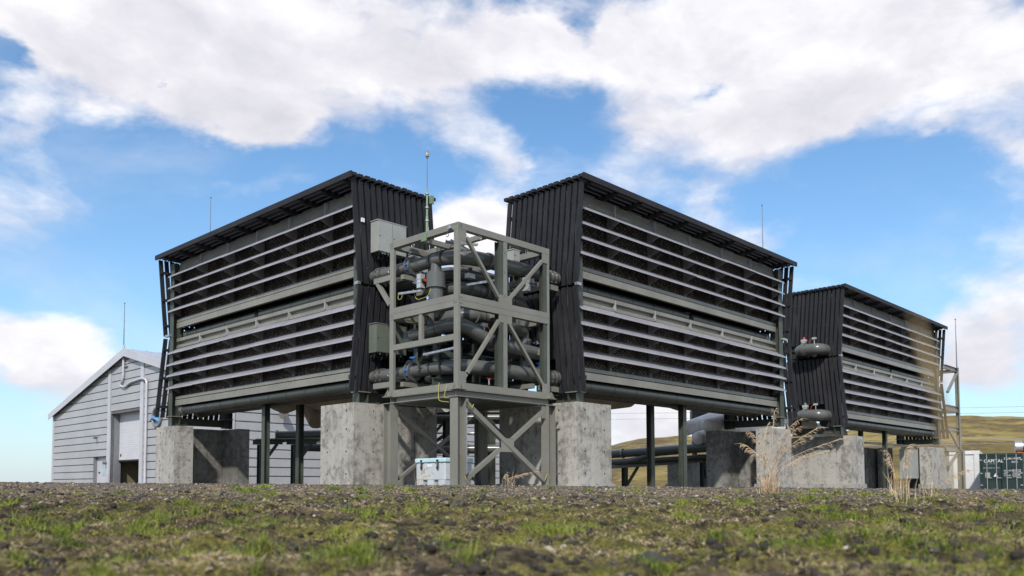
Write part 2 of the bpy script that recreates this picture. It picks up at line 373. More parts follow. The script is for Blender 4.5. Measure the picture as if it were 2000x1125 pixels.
def path(pts, br, n=7):
    """polyline with rounded corners of bend radius br"""
    P = [Vector(p) for p in pts]; out = [P[0]]
    for i in range(1, len(P)-1):
        d0 = (P[i-1]-P[i]); d1 = (P[i+1]-P[i]); k = min(br, d0.length*.49, d1.length*.49)
        a = P[i]+d0.normalized()*k; b = P[i]+d1.normalized()*k
        for t in range(n+1):
            s_ = t/n; out.append(a*(1-s_)**2+P[i]*2*s_*(1-s_)+b*s_**2)
    out.append(P[-1]); return out

# ---------------------------------------------------------------- terrain
def ld(x, y): return x*math.sin(YAW)-y*math.cos(YAW), x*math.cos(YAW)+y*math.sin(YAW)
def vnoise(x, y, seed=0):
    xi = np.floor(x).astype(np.int64); yi = np.floor(y).astype(np.int64); xf = x-xi; yf = y-yi
    def h(a, b):
        n = (a*374761393+b*668265263+seed*1442695041) & 0x7fffffff; n = ((n ^ (n >> 13))*1274126177) & 0x7fffffff
        return ((n ^ (n >> 16)) & 0xffff)/65535.0
    u = xf*xf*(3-2*xf); v = yf*yf*(3-2*yf)
    return (h(xi, yi)*(1-u)+h(xi+1, yi)*u)*(1-v)+(h(xi, yi+1)*(1-u)+h(xi+1, yi+1)*u)*v
def fbm2(x, y, sc, oct=4, seed=0):
    t = 0; a = .5
    for k in range(oct): t = t+a*(vnoise(x*sc, y*sc, seed+k)-.5); a *= .5; sc *= 2.1
    return t
def gz(X, Y):
    X = np.asarray(X, float); Y = np.asarray(Y, float)
    lat = X*math.sin(YAW)-Y*math.cos(YAW); dep = X*math.cos(YAW)+Y*math.sin(YAW)
    z = -.0095*np.clip(lat, -90, 90)*np.clip(dep/14, 0, 1)
    z = z-.0225*np.clip(16.6-dep, 0, 40)
    z = z-.62*np.clip((lat-24)/5, 0, 1)*np.clip((dep-38)/8, 0, 1)
    rough = np.clip((14.5-dep)/5, 0, 1)
    z = z+rough*(fbm2(X, Y, .9, 3, 3)*.07+fbm2(X, Y, 4.0, 4, 9)*.17+fbm2(X, Y, 11, 3, 14)*.085)
    z = z+fbm2(X, Y, 12, 2, 21)*.012*np.clip((17-dep)/3, 0, 1)
    return z
def build_ground():
    th = np.concatenate([np.linspace(-math.pi, -.75, 24)[:-1], np.linspace(-.75, .75, 560), np.linspace(.75, math.pi, 24)[1:]])
    rr = np.concatenate([[.25, .8, 1.4], np.geomspace(1.8, 21, 420), np.geomspace(21.4, 5200, 60)])
    T, RR = np.meshgrid(th, rr); A = YAW-T
    X = RR*np.cos(A); Y = RR*np.sin(A); Z = gz(X, Y)
    V = np.stack([X, Y, Z], -1).reshape(-1, 3); n = len(th); m = len(rr)
    idx = np.arange(n*m).reshape(m, n); F = np.stack([idx[:-1, :-1], idx[:-1, 1:], idx[1:, 1:], idx[1:, :-1]], -1).reshape(-1, 4)
    me = bpy.data.meshes.new('ground'); me.from_pydata(V.tolist(), [], F.tolist()); me.materials.append(M['ground'])
    me.polygons.foreach_set('use_smooth', [True]*len(me.polygons)); me.update()
    bm = bmesh.new(); bm.from_mesh(me); bmesh.ops.recalc_face_normals(bm, faces=bm.faces)
    if sum(f.normal.z for f in bm.faces) < 0: bmesh.ops.reverse_faces(bm, faces=bm.faces)
    bm.to_mesh(me); bm.free()
    kind(link('ground', me), 'structure')
build_ground()
def build_hills():
    n, m = 150, 60; vs = []; fs = []
    for j in range(m):
        for i in range(n):
            t = -.10+1.0*i/(n-1)             # lateral / depth
            dep = 230+700*j/(m-1)
            lat = t*dep; q = j/(m-1)
            crest = float(np.interp(t, [-.10, .02, .09, .12, .15, .20, .26, .40, .52, .60, .90], [0, 2, 26, 33, 38, 40, 37, 43, 55, 55, 70]))/650
            h = (crest*dep)*(math.sin(min(1, q*1.25)*math.pi/2)**.8)
            x = dep*math.cos(YAW)+lat*math.sin(YAW); y = dep*math.sin(YAW)-lat*math.cos(YAW)
            h += float(fbm2(np.array(x), np.array(y), .012, 5, 5))*14*q*min(1, crest*15)
            vs.append((x, y, h-3-4*(1-q)))
    for j in range(m-1):
        for i in range(n-1): a = j*n+i; fs.append((a, a+1, a+n+1, a+n))
    mb = MB(); mb.add(vs, fs, True); o = mb.build('hills', 'hill'); kind(o, 'structure')
build_hills()
# pale concrete apron under the plant
kind(MB().box((12.6, 13.6, -.25), (18.2, 21.2, .004)).build('concrete_pavement', 'concrete'), 'structure')

# ---------------------------------------------------------------- collector unit (local: x along, y inward, z up)
LEN, WID = 12.80, 2.86
def make_unit(label):
    o = thing('collector_unit', label, 'air collector', (0, 0, 0), 'louvred collector units with black board ends'); L = LEN
    # end boards: two tiers leaning to a waist, both ends
    shared = {}
    def lean(z): return np.interp(z, [2.55, 5.5, 8.4], [-.05, .23, -.02])
    def board(z0, z1):
        k = (round(z0, 2), round(z1, 2))
        if k not in shared:
            mb = MB(); a, b = float(lean(z0)), float(lean(z1))
            mb.add([(0, a, z0), (.052, a, z0), (.052, a+.148, z0), (0, a+.148, z0), (0, b, z1), (.052, b, z1), (.052, b+.148, z1), (0, b+.148, z1)],
                   [(3, 2, 1, 0), (4, 5, 6, 7), (0, 1, 5, 4), (1, 2, 6, 5), (2, 3, 7, 6), (3, 0, 4, 7)])
            shared[k] = mb.mesh('end_board', 'board')
        return shared[k]
    pitch = (WID-.15)/13
    for end in (0, 1):
        for i in range(14):
            y = i*pitch; cut = end == 0 and i >= 5 and i < 13
            for z0, z1 in (((6.15 if cut else 5.56), 8.37), (2.56 if not cut else 3.55, 5.48)):
                p = link('end_board', board(z0, z1), o, None, (( 0 if end == 0 else L-.052)+random.uniform(-.006, .006), y+random.uniform(-.005, .005), random.uniform(-.015, .015)))
        xa = .054 if end == 0 else L-.112
        for z in (2.95, 4.0, 5.05, 5.95, 6.9, 7.9):
            ly = float(lean(z)); MB().box((xa, ly+.01, z-.05), (xa+.058, ly+WID-.02, z+.05)).build('rail', 'board', o)
        # dark sheet behind the end boards; its near-black colour imitates shade in the gaps
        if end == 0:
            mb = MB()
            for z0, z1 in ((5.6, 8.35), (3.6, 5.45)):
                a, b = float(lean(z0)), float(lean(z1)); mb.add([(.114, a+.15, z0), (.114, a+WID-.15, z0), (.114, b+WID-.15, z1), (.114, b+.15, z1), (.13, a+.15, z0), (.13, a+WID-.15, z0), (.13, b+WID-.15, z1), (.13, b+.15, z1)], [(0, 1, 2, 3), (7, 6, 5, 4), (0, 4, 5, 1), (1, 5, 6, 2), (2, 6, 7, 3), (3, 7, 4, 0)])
            mb.build('gap_shade_sheet', 'dark', o)
    # roof planks
    segs = [-.10, 2.9, 6.2, 9.6, L+.08]; pm = {}
    for i in range(14):
        for k in range(4):
            key = k
            if key not in pm: pm[key] = MB().box((segs[k]+.004, 0, -.045), (segs[k+1]-.004, .150, .045)).mesh('roof_plank', 'board')
            link('roof_plank', pm[key], o, None, (random.uniform(-.02, .02) if k in (0, 3) else 0, -.06+i*(WID+.12-.15)/13, 8.465+random.uniform(-.004, .004)))
    for k in range(4): link('edge_plank', MB().box((segs[k]+.004, -.118, 8.365), (segs[k+1]-.004, -.064, 8.525)).mesh('edge_plank', 'board'), o, None, (0, 0, 0))
    jm = MB().box((-.045, -.055, -.075), (.045, WID, .0)).mesh('roof_joist', 'board')
    for x in (.35, 1.55, 2.75, 3.9, 5.3, 6.75, 8.25, 9.7, 11.0, 12.2): link('roof_joist', jm, o, None, (x, 0, 8.417))
    jm2 = MB().box((-.045, .10, -.15), (.045, WID-.2, -.076)).mesh('roof_bearer', 'board')
    for x in (.35, 1.55, 2.75, 3.9, 5.3, 6.75, 8.25, 9.7, 11.0, 12.2): link('roof_bearer', jm2, o, None, (x, 0, 8.417))
    # steel frame
    for x in (.18, L-.55):
        for y in (.29, 2.35):
            c = MB(); c.ibeam((x, y+.16, 2.22), (x, y+.16, 8.2), .30, .32, .02, (0, 1, 0)); c.build('column', 'steel_dark', o)
            MB().box((x-.19, y-.04, 2.56), (x+.19, y+.36, 2.585)).build('end_plate', 'steel', o)
        MB().box((x-.02 if x > 1 else x-.19, .20, 5.50), (x+.36 if x > 1 else x-.02, .30, 5.58)).build('waist_bracket', 'galv', o)
        MB().ibeam((x, .62, 2.40), (x, 2.35, 2.40), .2, .26, .018).build('cross_beam', 'steel_dark', o)
    for x in (L*.5,):
        MB().ibeam((x, .98, -.12), (x, .98, 2.86), .20, .20, .016, (0, 1, 0)).build('support_post', 'steel_dark', o, 'rust streaked support post')
        MB().ibeam((x, 2.25, -.12), (x, 2.25, 2.86), .20, .20, .016, (0, 1, 0)).build('support_post', 'steel_dark', o)
        MB().ibeam((x, .80, 5.05), (x, .80, 5.75), .20, .20, .016, (0, 1, 0)).build('middle_post', 'steel_dark', o)
    # dark bodies of the two containers
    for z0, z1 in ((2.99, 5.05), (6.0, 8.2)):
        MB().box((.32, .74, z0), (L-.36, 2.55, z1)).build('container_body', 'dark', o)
    MB().box((.32, 1.25, 5.06), (L-.36, 2.5, 5.99)).build('tier_gap_shade', 'dark', o)  # near-black infill, coloured so the gap between the tiers reads as shade
    fan = MB()
    for tz in (4.0, 6.95):
        for k in range(6): fan.lathe((1.4+k*1.95, 2.555, tz), (1.4+k*1.95, 2.75, tz), [(0, .62), (1, .68)], 20)
    fan.build('fan_ring', 'steel', o)
    # bays
    bay = [.30]+[2.0+2.045*k for k in range(5)]+[L-.62]
    x0, x1 = .60, L-.70
    def strip(prof, xa, xb):      # extrude a (y,z) profile along x
        mb = MB(); n = len(prof); vs = [(x, a, b) for x in (xa, xb) for a, b in prof]
        mb.add(vs, [(i, (i+1) % n, (i+1) % n+n, i+n) for i in range(n)]+[tuple(range(n)), tuple(range(2*n-1, n-1, -1))]); return mb
    cuts = [.30]+bay[1:-1]+[L-.68]
    for a, b in zip(cuts[:-1], cuts[1:]):
        a += .006; b -= .006
        strip([(.52, 8.26), (.57, 8.26), (.52, 8.02), (.43, 7.80), (.41, 7.82), (.48, 8.03)], a, b).build('top_fascia', 'fascia', o)
        strip([(.43, 6.135), (.72, 6.16), (.72, 6.12), (.45, 6.105), (.45, 6.025), (.43, 6.025)], a, b).build('sill', 'fascia', o)
        strip([(.43, 5.42), (.80, 5.46), (.80, 5.07), (.43, 5.07), (.43, 5.15), (.53, 5.22), (.53, 5.29), (.43, 5.31)], a, b).build('head_fascia', 'fascia', o)
        strip([(.43, 3.30), (.72, 3.33), (.72, 3.29), (.45, 3.27), (.45, 3.195), (.43, 3.195)], a, b).build('sill', 'fascia', o)
    c2 = [.26, 3.3, 6.4, 9.2, L-.72]
    for a, b in zip(c2[:-1], c2[1:]):
        a += .004; b -= .004
        strip([(.405, 5.995), (.49, 6.00), (.60, 5.99), (.60, 5.83), (.405, 5.80)], a, b).build('apron_panel', 'fascia', o)
        strip([(.405, 3.165), (.49, 3.17), (.60, 3.16), (.60, 2.99), (.405, 2.96)], a, b).build('apron_panel', 'fascia', o)
    fin = MB().box((-.014, .40, 5.10), (.014, .52, 5.40)).mesh('fin', 'bracket'); fin2 = MB().box((-.012, .39, 7.82), (.012, .52, 8.2)).mesh('fin', 'bracket')
    for x in bay[1:-1]: link('fin', fin, o, None, (x, 0, 0)); link('fin', fin2, o, None, (x, 0, 0))
    zs = [7.70, 7.27, 6.84, 6.41, 4.88, 4.45, 4.02, 3.59]
    tri = MB().add([(-.007, .205, .0), (-.007, .665, .225), (-.007, .665, -.17), (-.007, .62, -.17), (.007, .205, .0), (.007, .665, .225), (.007, .665, -.17), (.007, .62, -.17)],
                   [(0, 1, 2, 3), (7, 6, 5, 4), (0, 4, 5, 1), (1, 5, 6, 2), (2, 6, 7, 3), (3, 7, 4, 0)]).mesh('blade_bracket', 'bracket')
    stile = MB().box((-.03, .60, 0), (.03, .68, 1.0)).mesh('guard_stile', 'bracket')
    bl = {}
    for z in zs:
        e = [.12]+bay[1:-1]+[L-.42]
        for k, (a, b) in enumerate(zip(e[:-1], e[1:])):
            if k not in bl:
                last = k == len(e)-2
                pr = [(.165, -.042), (.182, .016), (.52, .232), (.525, .212), (.20, -.012)]; n = 5
                vs = [(a+.004, p, q) for p, q in pr]+[(b-.004-(max(0, p-.2)*.65 if last else 0), p, q) for p, q in pr]
                bl[k] = MB().add(vs, [(i, (i+1) % n, (i+1) % n+n, i+n) for i in range(n)]+[tuple(range(n)), tuple(range(2*n-1, n-1, -1))]).mesh('louvre_blade', 'blade')
            q = link('louvre_blade', bl[k], o, None, (0, random.uniform(-.004, .004), z+random.uniform(-.004, .004))); q.rotation_euler = (0, random.uniform(-.0016, .0016), 0)
        for x in bay[1:]: link('blade_bracket', tri, o, None, (x, 0, z))
    for z0, z1 in ((6.14, 7.90), (3.31, 5.09)):
        gm = {}
        for a, b in zip(bay[:-1], bay[1:]):
            MB().box((a+.03, .67, z0), (b-.03, .70, z1)).build('filter_guard', 'guard', o)
        for x in bay[1:-1]:
            s_ = link('guard_stile', stile, o, None, (x, 0, z0)); s_.scale = (1, 1, z1-z0)
    # header pipes
    for z, y, r_ in ((5.56, .74, .16), (2.79, .62, .165), (2.78, 1.25, .20)):
        for a, b in ((.30, L*.5-.13), (L*.5+.13, L-1.15)) if z > 5 else ((.30, L-1.15),):
            MB().tube([(a, y, z), (b, y, z)], r_, 20).build('header_pipe', 'header', o)
        cl = MB()
        for q in np.arange(.9, L-1.3, 1.1): cl.tube([(q, y, z), (q+.02, y, z)], r_+.004, 20)
        kind(cl.build('pipe_seam', 'dark', o), 'stuff')
        fl = MB(); fl.cyl((L-1.15, y, z), (L-1.02, y, z), r_+.02, 20); fl.cyl((L-1.00, y, z), (L-.94, y, z), r_+.035, 20); fl.build('pipe_flange', 'zinc', o)
        MB().tube([(L-1.0, y, z), (L-.8, y, z), (L-.66, y+.02, z+.02)], [r_*.85, r_*.6, r_*.25], 16).build('pipe_end', 'steel_dark', o)
    return o
def copy_tree(o, parent=None):
    c = o.copy(); COL.objects.link(c)
    if parent is not None: c.parent = parent
    for ch in list(o.children): copy_tree(ch, c)
    return c
uR = make_unit('large black and grey louvred collector right of the pipe frame')
uR.location = (17.76, 14.24, 0)
uL = copy_tree(uR); uL['label'] = 'louvred collector left of the pipe frame with grey cabinets on its end'
uL.location = (13.32, 18.66, 0); uL.rotation_euler = (0, 0, R(90)); uL.scale = (12.03/LEN, -1, 1)
u3 = copy_tree(uR); u3['label'] = 'farthest louvred collector at the right with two elbow ducts on its end'
u3.location = (34.99, 14.12, -.08); u3.scale = (13.30/LEN, .9, 1)

# ---------------------------------------------------------------- concrete plinths
def plinth(label, pts, h, base, sep, group='concrete plinths carrying the collectors'):
    """pts: list of (x0,y0,x1,y1,material); every box is cast in panels with recessed joints"""
    t = thing('concrete_plinth', label, 'concrete block', base, group)
    for (x0, y0, x1, y1, m_) in pts:
        xs = sorted((x0, x1)); ys = sorted((y0, y1))
        nx = max(1, round((xs[1]-xs[0])/sep)); ny = max(1, round((ys[1]-ys[0])/sep))
        MB().box((xs[0]+.02, ys[0]+.02, -.5), (xs[1]-.02, ys[1]-.02, h-.004)).build('core', M[m_], t)
        fx = [xs[0]+(xs[1]-xs[0])*(k/nx) for k in range(nx+1)]; fy = [ys[0]+(ys[1]-ys[0])*(k/ny) for k in range(ny+1)]
        for k in range(1, nx): fx[k] += random.uniform(-.12, .12)
        for k in range(1, ny): fy[k] += random.uniform(-.12, .12)
        for k in range(nx):
            for yy, s_ in ((ys[0], 1), (ys[1], -1)):
                d = random.uniform(0, .014); MB().box((fx[k]+.006, yy+s_*d, -.5), (fx[k+1]-.006, yy+s_*.022, h+random.uniform(-.004, .003))).build('formwork_panel', M[m_], t)
        for k in range(ny):
            for xx, s_ in ((xs[0], 1), (xs[1], -1)):
                d = random.uniform(.001, .014); MB().box((xx+s_*d, fy[k]+.006+(.022 if k == 0 else 0), -.5), (xx+s_*.022, fy[k+1]-.006-(.022 if k == ny-1 else 0), h+random.uniform(-.004, .003))).build('formwork_panel', M[m_], t)
    th_ = MB(); x0, y0, x1, y1, m_ = pts[0]; X_, Y_ = min(x0, x1), min(y0, y1)
    for z in (.35, .95, 1.55, h-.2):
        for f_ in (.22, .78):
            q = X_+(max(x0, x1)-X_)*f_; th_.cyl((q, Y_-.004, z), (q, Y_+.02, z), .020, 8); q = Y_+(max(y0, y1)-Y_)*f_; th_.cyl((X_-.004, q, z), (X_+.02, q, z), .020, 8)
    kind(th_.build('tie_holes', 'blackp', t), 'stuff')
    MB().box((X_-.06, Y_-.06, -.3), (max(x0, x1)+.06, max(y0, y1)+.06, .07)).build('footing', M['concrete'], t)
    return t
plinth('tall pale concrete plinth left of the pipe frame legs', [(13.31, 18.50, 16.25, 20.05, 'concrete')], 2.25, (14.8, 19.3, 0), .75)
plinth('stained concrete plinth with shade-coloured rear parts under the far left collector end', [(13.31, 29.1, 14.0, 30.62, 'concrete'), (14.0, 30.2, 15.7, 30.6, 'concrete_shaded'), (15.7, 29.1, 16.2, 30.6, 'concrete_shaded')], 2.17, (14.8, 29.8, 0), .5)
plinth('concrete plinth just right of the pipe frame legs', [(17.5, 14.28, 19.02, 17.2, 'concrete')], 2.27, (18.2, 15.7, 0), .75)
plinth('concrete plinth under the right collector, behind the tall dry grass', [(28.62, 14.3, 30.22, 14.92, 'concrete'), (29.85, 14.92, 30.2, 16.3, 'concrete_shaded'), (28.62, 16.3, 30.2, 17.0, 'concrete_shaded')], 2.10, (29.3, 15.6, 0), .55)
plinth('concrete plinth left under the farthest collector', [(35.7, 14.25, 37.1, 16.9, 'concrete'), (37.2, 17.1, 41.0, 17.4, 'concrete_shaded')], 2.12, (36.4, 15.5, 0), .7)
plinth('narrow concrete plinth at the far right end beside the white module', [(46.4, 14.4, 49.3, 15.0, 'concrete'), (48.6, 15.0, 49.2, 16.4, 'concrete_shaded'), (45.8, 16.4, 46.6, 16.9, 'concrete_shaded'), (41.1, 17.1, 48.5, 17.4, 'concrete_shaded')], 1.98, (47.7, 15.6, 0), .8)
plinth('low grey concrete block behind the right collector, under the white ducts', [(30.2, 18.6, 31.4, 19.8, 'concrete')], .95, (30.8, 19.2, 0), .8, None)
# ---------------------------------------------------------------- pipe frame
X0, X1, Y0, Y1 = 13.53, 16.83, 14.66, 17.27
XM = 15.09
pf = thing('pipe_rack', 'open grey green steel frame on tall legs between the two nearest collectors', 'steel frame', ((X0+X1)/2, (Y0+Y1)/2, 0))
def box(t, name, a, b, m='steel', lab=None): return MB().box(a, b).build(name, m, t, lab)
c = .155
for y in (Y0, Y1-c):
    box(pf, 'post', (X0, y, 2.47), (X0+.075, y+c, 6.17)); box(pf, 'post', (X1-.075, y, 2.47), (X1, y+.07, 6.17))
    MB().ibeam((X1-.15, y+.09, 2.47), (X1-.15, y+.09, 6.16), .13, .14, .012, (0, 1, 0)).build('post', 'steel_dark', pf)
box(pf, 'post', (XM-.002, Y0+.003, 2.47), (XM+.13, Y0+c, 6.17))
MB().ibeam((XM-.09, Y0+.09, 2.47), (XM-.09, Y0+.09, 6.16), .14, .16, .014, (0, 1, 0)).build('post', 'steel_dark', pf)
box(pf, 'post', (X0+.01, 16.0, 3.65), (X0+.09, 16.12, 4.31))
def ring(z0, z1, w, name='beam', m='steel'):
    box(pf, name, (X0-.003, Y0-.003, z0), (X1+.003, Y0+w, z1), m); box(pf, name, (X0-.003, Y1-w, z0), (X1+.003, Y1+.003, z1), m)
    box(pf, name, (X0-.004, Y0+w+.002, z0), (X0+w, Y1-w-.002, z1), m); box(pf, name, (X1-w, Y0+w+.002, z0), (X1+.004, Y1-w-.002, z1), m)
ring(6.172, 6.33, .15); ring(4.452, 4.60, .15); ring(4.30, 4.447, .148); ring(2.31, 2.468, .15)
box(pf, 'rail', (X0+.002, Y0+c, 3.50), (X0+.12, Y1-c, 3.645)); box(pf, 'rail', (X1-.12, Y0+c, 3.50), (X1-.002, Y1-c, 3.645))
box(pf, 'crossbeam', (14.55, Y0+.16, 6.18), (14.67, Y1-.16, 6.30), 'steel'); box(pf, 'crossbeam', (X0+.16, 16.1, 6.16), (X1-.16, 16.22, 6.29))
box(pf, 'crossbeam', (X0+.16, 16.2, 4.32), (X1-.16, 16.34, 4.45)); box(pf, 'crossbeam', (15.2, Y0+.16, 4.32), (15.34, Y1-.16, 4.46))
# lower I beams, deck and end plates
for a, b in (((X0-.02, Y0+.08, 2.22), (X1+.02, Y0+.08, 2.22)), ((X0-.02, Y1-.08, 2.22), (X1+.02, Y1-.08, 2.22)), ((X0+.08, Y0+.2, 2.219), (X0+.08, Y1-.2, 2.219)), ((X1-.08, Y0+.2, 2.219), (X1-.08, Y1-.2, 2.219))):
    MB().ibeam(a, b, .22, .165, .016).build('deck_beam', 'steel', pf)
for k in range(11):
    x = X0+.2+k*.268; MB().add([(x, Y0+.2, 2.19), (x+.10, Y0+.2, 2.13), (x+.17, Y0+.2, 2.13), (x+.264, Y0+.2, 2.19), (x, Y1-.2, 2.19), (x+.10, Y1-.2, 2.13), (x+.17, Y1-.2, 2.13), (x+.264, Y1-.2, 2.19)],
        [(0, 1, 5, 4), (1, 2, 6, 5), (2, 3, 7, 6), (3, 0, 4, 7), (0, 3, 2, 1), (4, 5, 6, 7)]).build('deck_trough', 'steel_dark', pf)
for x in (X0+.02, X1-.02):
    for y in (Y0+.02, Y1-.02):
        box(pf, 'end_plate', (x-.15, y-.15, 2.300), (x+.15, y+.15, 2.316)); box(pf, 'end_plate', (x-.16, y-.16, 2.118), (x+.16, y+.16, 2.135))
        for s in (-1, 1):
            gx = x+s*.10; MB().add([(gx-.006, y-.12, 2.318), (gx+.006, y-.12, 2.318), (gx+.006, y-.01, 2.318), (gx-.006, y-.01, 2.318), (gx-.006, y-.02, 2.48), (gx+.006, y-.02, 2.48), (gx+.006, y-.01, 2.48), (gx-.006, y-.01, 2.48)], [(3, 2, 1, 0), (4, 5, 6, 7), (0, 1, 5, 4), (1, 2, 6, 5), (2, 3, 7, 6), (3, 0, 4, 7)]).build('stiffener', 'steel', pf)
            gy = y+s*.10; MB().add([(x-.12, gy-.006, 2.318), (x-.12, gy+.006, 2.318), (x-.01, gy+.006, 2.318), (x-.01, gy-.006, 2.318), (x-.02, gy-.006, 2.48), (x-.02, gy+.006, 2.48), (x-.01, gy+.006, 2.48), (x-.01, gy-.006, 2.48)], [(3, 2, 1, 0), (4, 5, 6, 7), (0, 1, 5, 4), (1, 2, 6, 5), (2, 3, 7, 6), (3, 0, 4, 7)]).build('stiffener', 'steel', pf)
# legs
for x in (X0+.03, X1-.03):
    for y in (Y0+.03, Y1-.03):
        MB().ibeam((x, y, -.02), (x, y, 2.118), .26, .28, .018, (0, 1, 0) if y > 16 else (1, 0, 0)).build('leg', 'steel', pf)
        box(pf, 'base_plate', (x-.19, y-.19, 0), (x+.19, y+.19, .022))
        for s in (-1, 1):
            MB().add([(x+s*.16, y-.01, .024), (x+s*.02, y-.01, .024), (x+s*.02, y-.01, .17), (x+s*.16, y+.01, .024), (x+s*.02, y+.01, .024), (x+s*.02, y+.01, .17)], [(0, 1, 2), (5, 4, 3), (0, 3, 4, 1), (1, 4, 5, 2), (2, 5, 3, 0)]).build('stiffener', 'steel', pf)
def brace(a, b, w=.085, plate=True, h=.075):
    a, b = Vector(a), Vector(b); MB().bar(a, b, w, h).build('brace', 'steel', pf)
    if plate:
        d = (b-a).normalized()
        for p, s in ((a, -1), (b, 1)):
            n = MB(); n.bar(p+d*s*.02, p+d*s*.17, .015, .10); n.build('fork_plate', 'zinc', pf)
yb = Y0+.045
brace((13.83, yb, 6.02), (14.93, yb, 4.74)); brace((16.60, yb, 5.98), (15.30, yb, 4.72))
brace((13.86, yb, 2.72), (14.95, yb, 4.15)); brace((15.28, yb, 4.13), (16.58, yb, 2.68))
brace((13.80, yb, 2.00), (16.62, yb, .16), .12, True, .12)
brace((16.62, yb, 1.98), (15.42, yb, 1.17), .10, True, .10); brace((14.98, yb, .92), (13.82, yb, .18), .10, True, .10)
xb = X0+.06
brace((X1-.06, 17.02, 1.96), (X1-.06, 14.92, .20), .10); brace((13.8, Y1-.05, 1.95), (16.5, Y1-.05, .2), .10); brace((16.5, Y1-.05, 1.95), (13.8, Y1-.05, .2), .09)
# gusset plates
def gus(x0, z0, x1, z1): box(pf, 'gusset', (x0, Y0+.0, z0), (x1, Y0+.018, z1))
gus(X0+.076, 5.90, X0+.26, 6.17); gus(XM-.17, 4.60, XM-.004, 4.80); gus(XM+.132, 4.60, XM+.30, 4.80); gus(XM-.17, 4.10, XM-.004, 4.30); gus(XM+.132, 4.10, XM+.30, 4.30)
gus(X0+.076, 2.47, X0+.26, 2.74); gus(X1-.28, 5.92, X1-.076, 6.17); gus(X1-.28, 2.47, X1-.076, 2.70); gus(X1-.32, 1.78, X1-.12, 2.115); gus(X0+.14, 1.86, X0+.34, 2.115); gus(15.0, .86, 15.45, 1.2)
# stub arms towards the collectors with knee braces
for z in (5.36, 2.57):
    box(pf, 'arm', (X0+.002, Y1, z), (X0+.12, 17.96, z+.14)); box(pf, 'arm', (15.2, Y1, z), (15.32, 18.2, z+.14))
    box(pf, 'arm', (X1, Y0+.3, z), (17.55, Y0+.42, z+.14)); box(pf, 'arm', (X1, 16.4, z), (17.55, 16.52, z+.14))
MB().bar((X0+.06, 17.85, 5.37), (X0+.06, 17.32, 4.72), .10, .10).build('knee_brace', 'steel', pf)
for z in (5.36, 2.57):
    box(pf, 'pipe_support', (X0+.16, 16.9, z), (14.6, 17.02, z+.12)); box(pf, 'pipe_support', (16.3, Y0+.16, z), (16.42, 15.6, z+.12))
box(pf, 'pipe_support', (X0+.16, 16.6, 5.98), (15.4, 16.68, 6.10), 'steel')
# bolts
bo = MB()
for (x, z) in ((X0+.04, 6.29), (X0+.04, 6.24), (X0+.10, 6.29), (X0+.10, 6.24), (X0+.04, 4.52), (X0+.10, 4.52), (X0+.04, 4.38), (X0+.10, 4.38), (XM+.03, 4.8), (XM+.03, 5.4), (XM+.03, 5.9), (XM+.03, 3.2), (XM+.03, 3.8), (XM+.03, 2.6)):
    bo.box((x-.008, Y0-.02, z-.008), (x+.008, Y0-.004, z+.008)); 
for (y, z) in ((Y1-.05, 6.29), (Y1-.11, 6.29), (Y1-.05, 6.23), (Y1-.11, 6.23), (Y1-.05, 4.4), (Y1-.11, 4.4), (Y0+.05, 6.29), (Y0+.11, 6.29), (Y0+.05, 4.4), (Y0+.11, 4.4)):
    bo.box((X0-.02, y-.008, z-.008), (X0-.004, y+.008, z+.008))
kind(bo.build('bolts', 'zinc', pf), 'stuff')
for (x, y) in ((14.3, Y0+.05), (16.0, Y0+.05)):
    MB().tube([(x+.05*math.cos(a), y, 6.11+.05*math.sin(a)) for a in np.linspace(0, 6.28, 14)], .011, 6).build('lifting_eye', 'galv', pf)
for (y) in (15.1, 16.4):
    MB().tube([(X0+.05, y+.05*math.cos(a), 6.11+.05*math.sin(a)) for a in np.linspace(0, 6.28, 14)], .011, 6).build('lifting_eye', 'galv', pf)

# ---------------------------------------------------------------- pipework inside the frame
pw = thing('pipework', 'thick dark grey pipes with bends and blue valves inside the open steel frame', 'pipework', (15.1, 16.0, 2.5))
def flange(t, p, d, r, m='zinc', w=.035, name='flange'):
    p, d = Vector(p), Vector(d).normalized(); fl = MB().cyl(p-d*w/2, p+d*w/2, r, 24).build(name, m, t)
    x = d.orthogonal().normalized(); y = d.cross(x); bm_ = MB()
    for k in range(10):
        a = k*math.tau/10; q = p+(x*math.cos(a)+y*math.sin(a))*(r-.022); bm_.cyl(q-d*(w/2+.03), q+d*(w/2+.03), .012, 6)
    sub('bolt_ring', bm_, 'zinc', fl); return fl
def seams(mb_pts, r, t):
    mb = MB()
    for p, d in mb_pts: p, d = Vector(p), Vector(d).normalized(); mb.tube([p-d*.008, p+d*.008], r+.004, 24)
    kind(mb.build('weld_seams', 'blackp', t), 'stuff')
def valve(t, p, d, r):
    p, d = Vector(p), Vector(d).normalized()
    v = MB().cyl(p-d*.045, p+d*.045, r+.035, 24).build('valve', 'blue', t)
    bl_ = MB(); x = Vector((0, 0, 1)); y = d.cross(x)
    for k in range(12):
        a = k*math.tau/12; q = p+(x*math.cos(a)+y*math.sin(a))*(r+.05); bl_.cyl(q-d*.09, q+d*.09, .013, 6)
    sub('bolt_ring', bl_, 'zinc', v)
    for s in (-1, 1): sub('flange', MB().cyl(p+d*s*.052, p+d*s*.095, r+.072, 24), 'zinc', v)
    sub('valve_neck', MB().cyl(p+Vector((0, 0, r)), p+Vector((0, 0, r+.17)), .03, 10), 'blue', v)
    sub('valve_head', MB().cyl(p+Vector((0, 0, r+.15)), p+Vector((0, 0, r+.19)), .085, 12), 'blue', v)
RP = .185
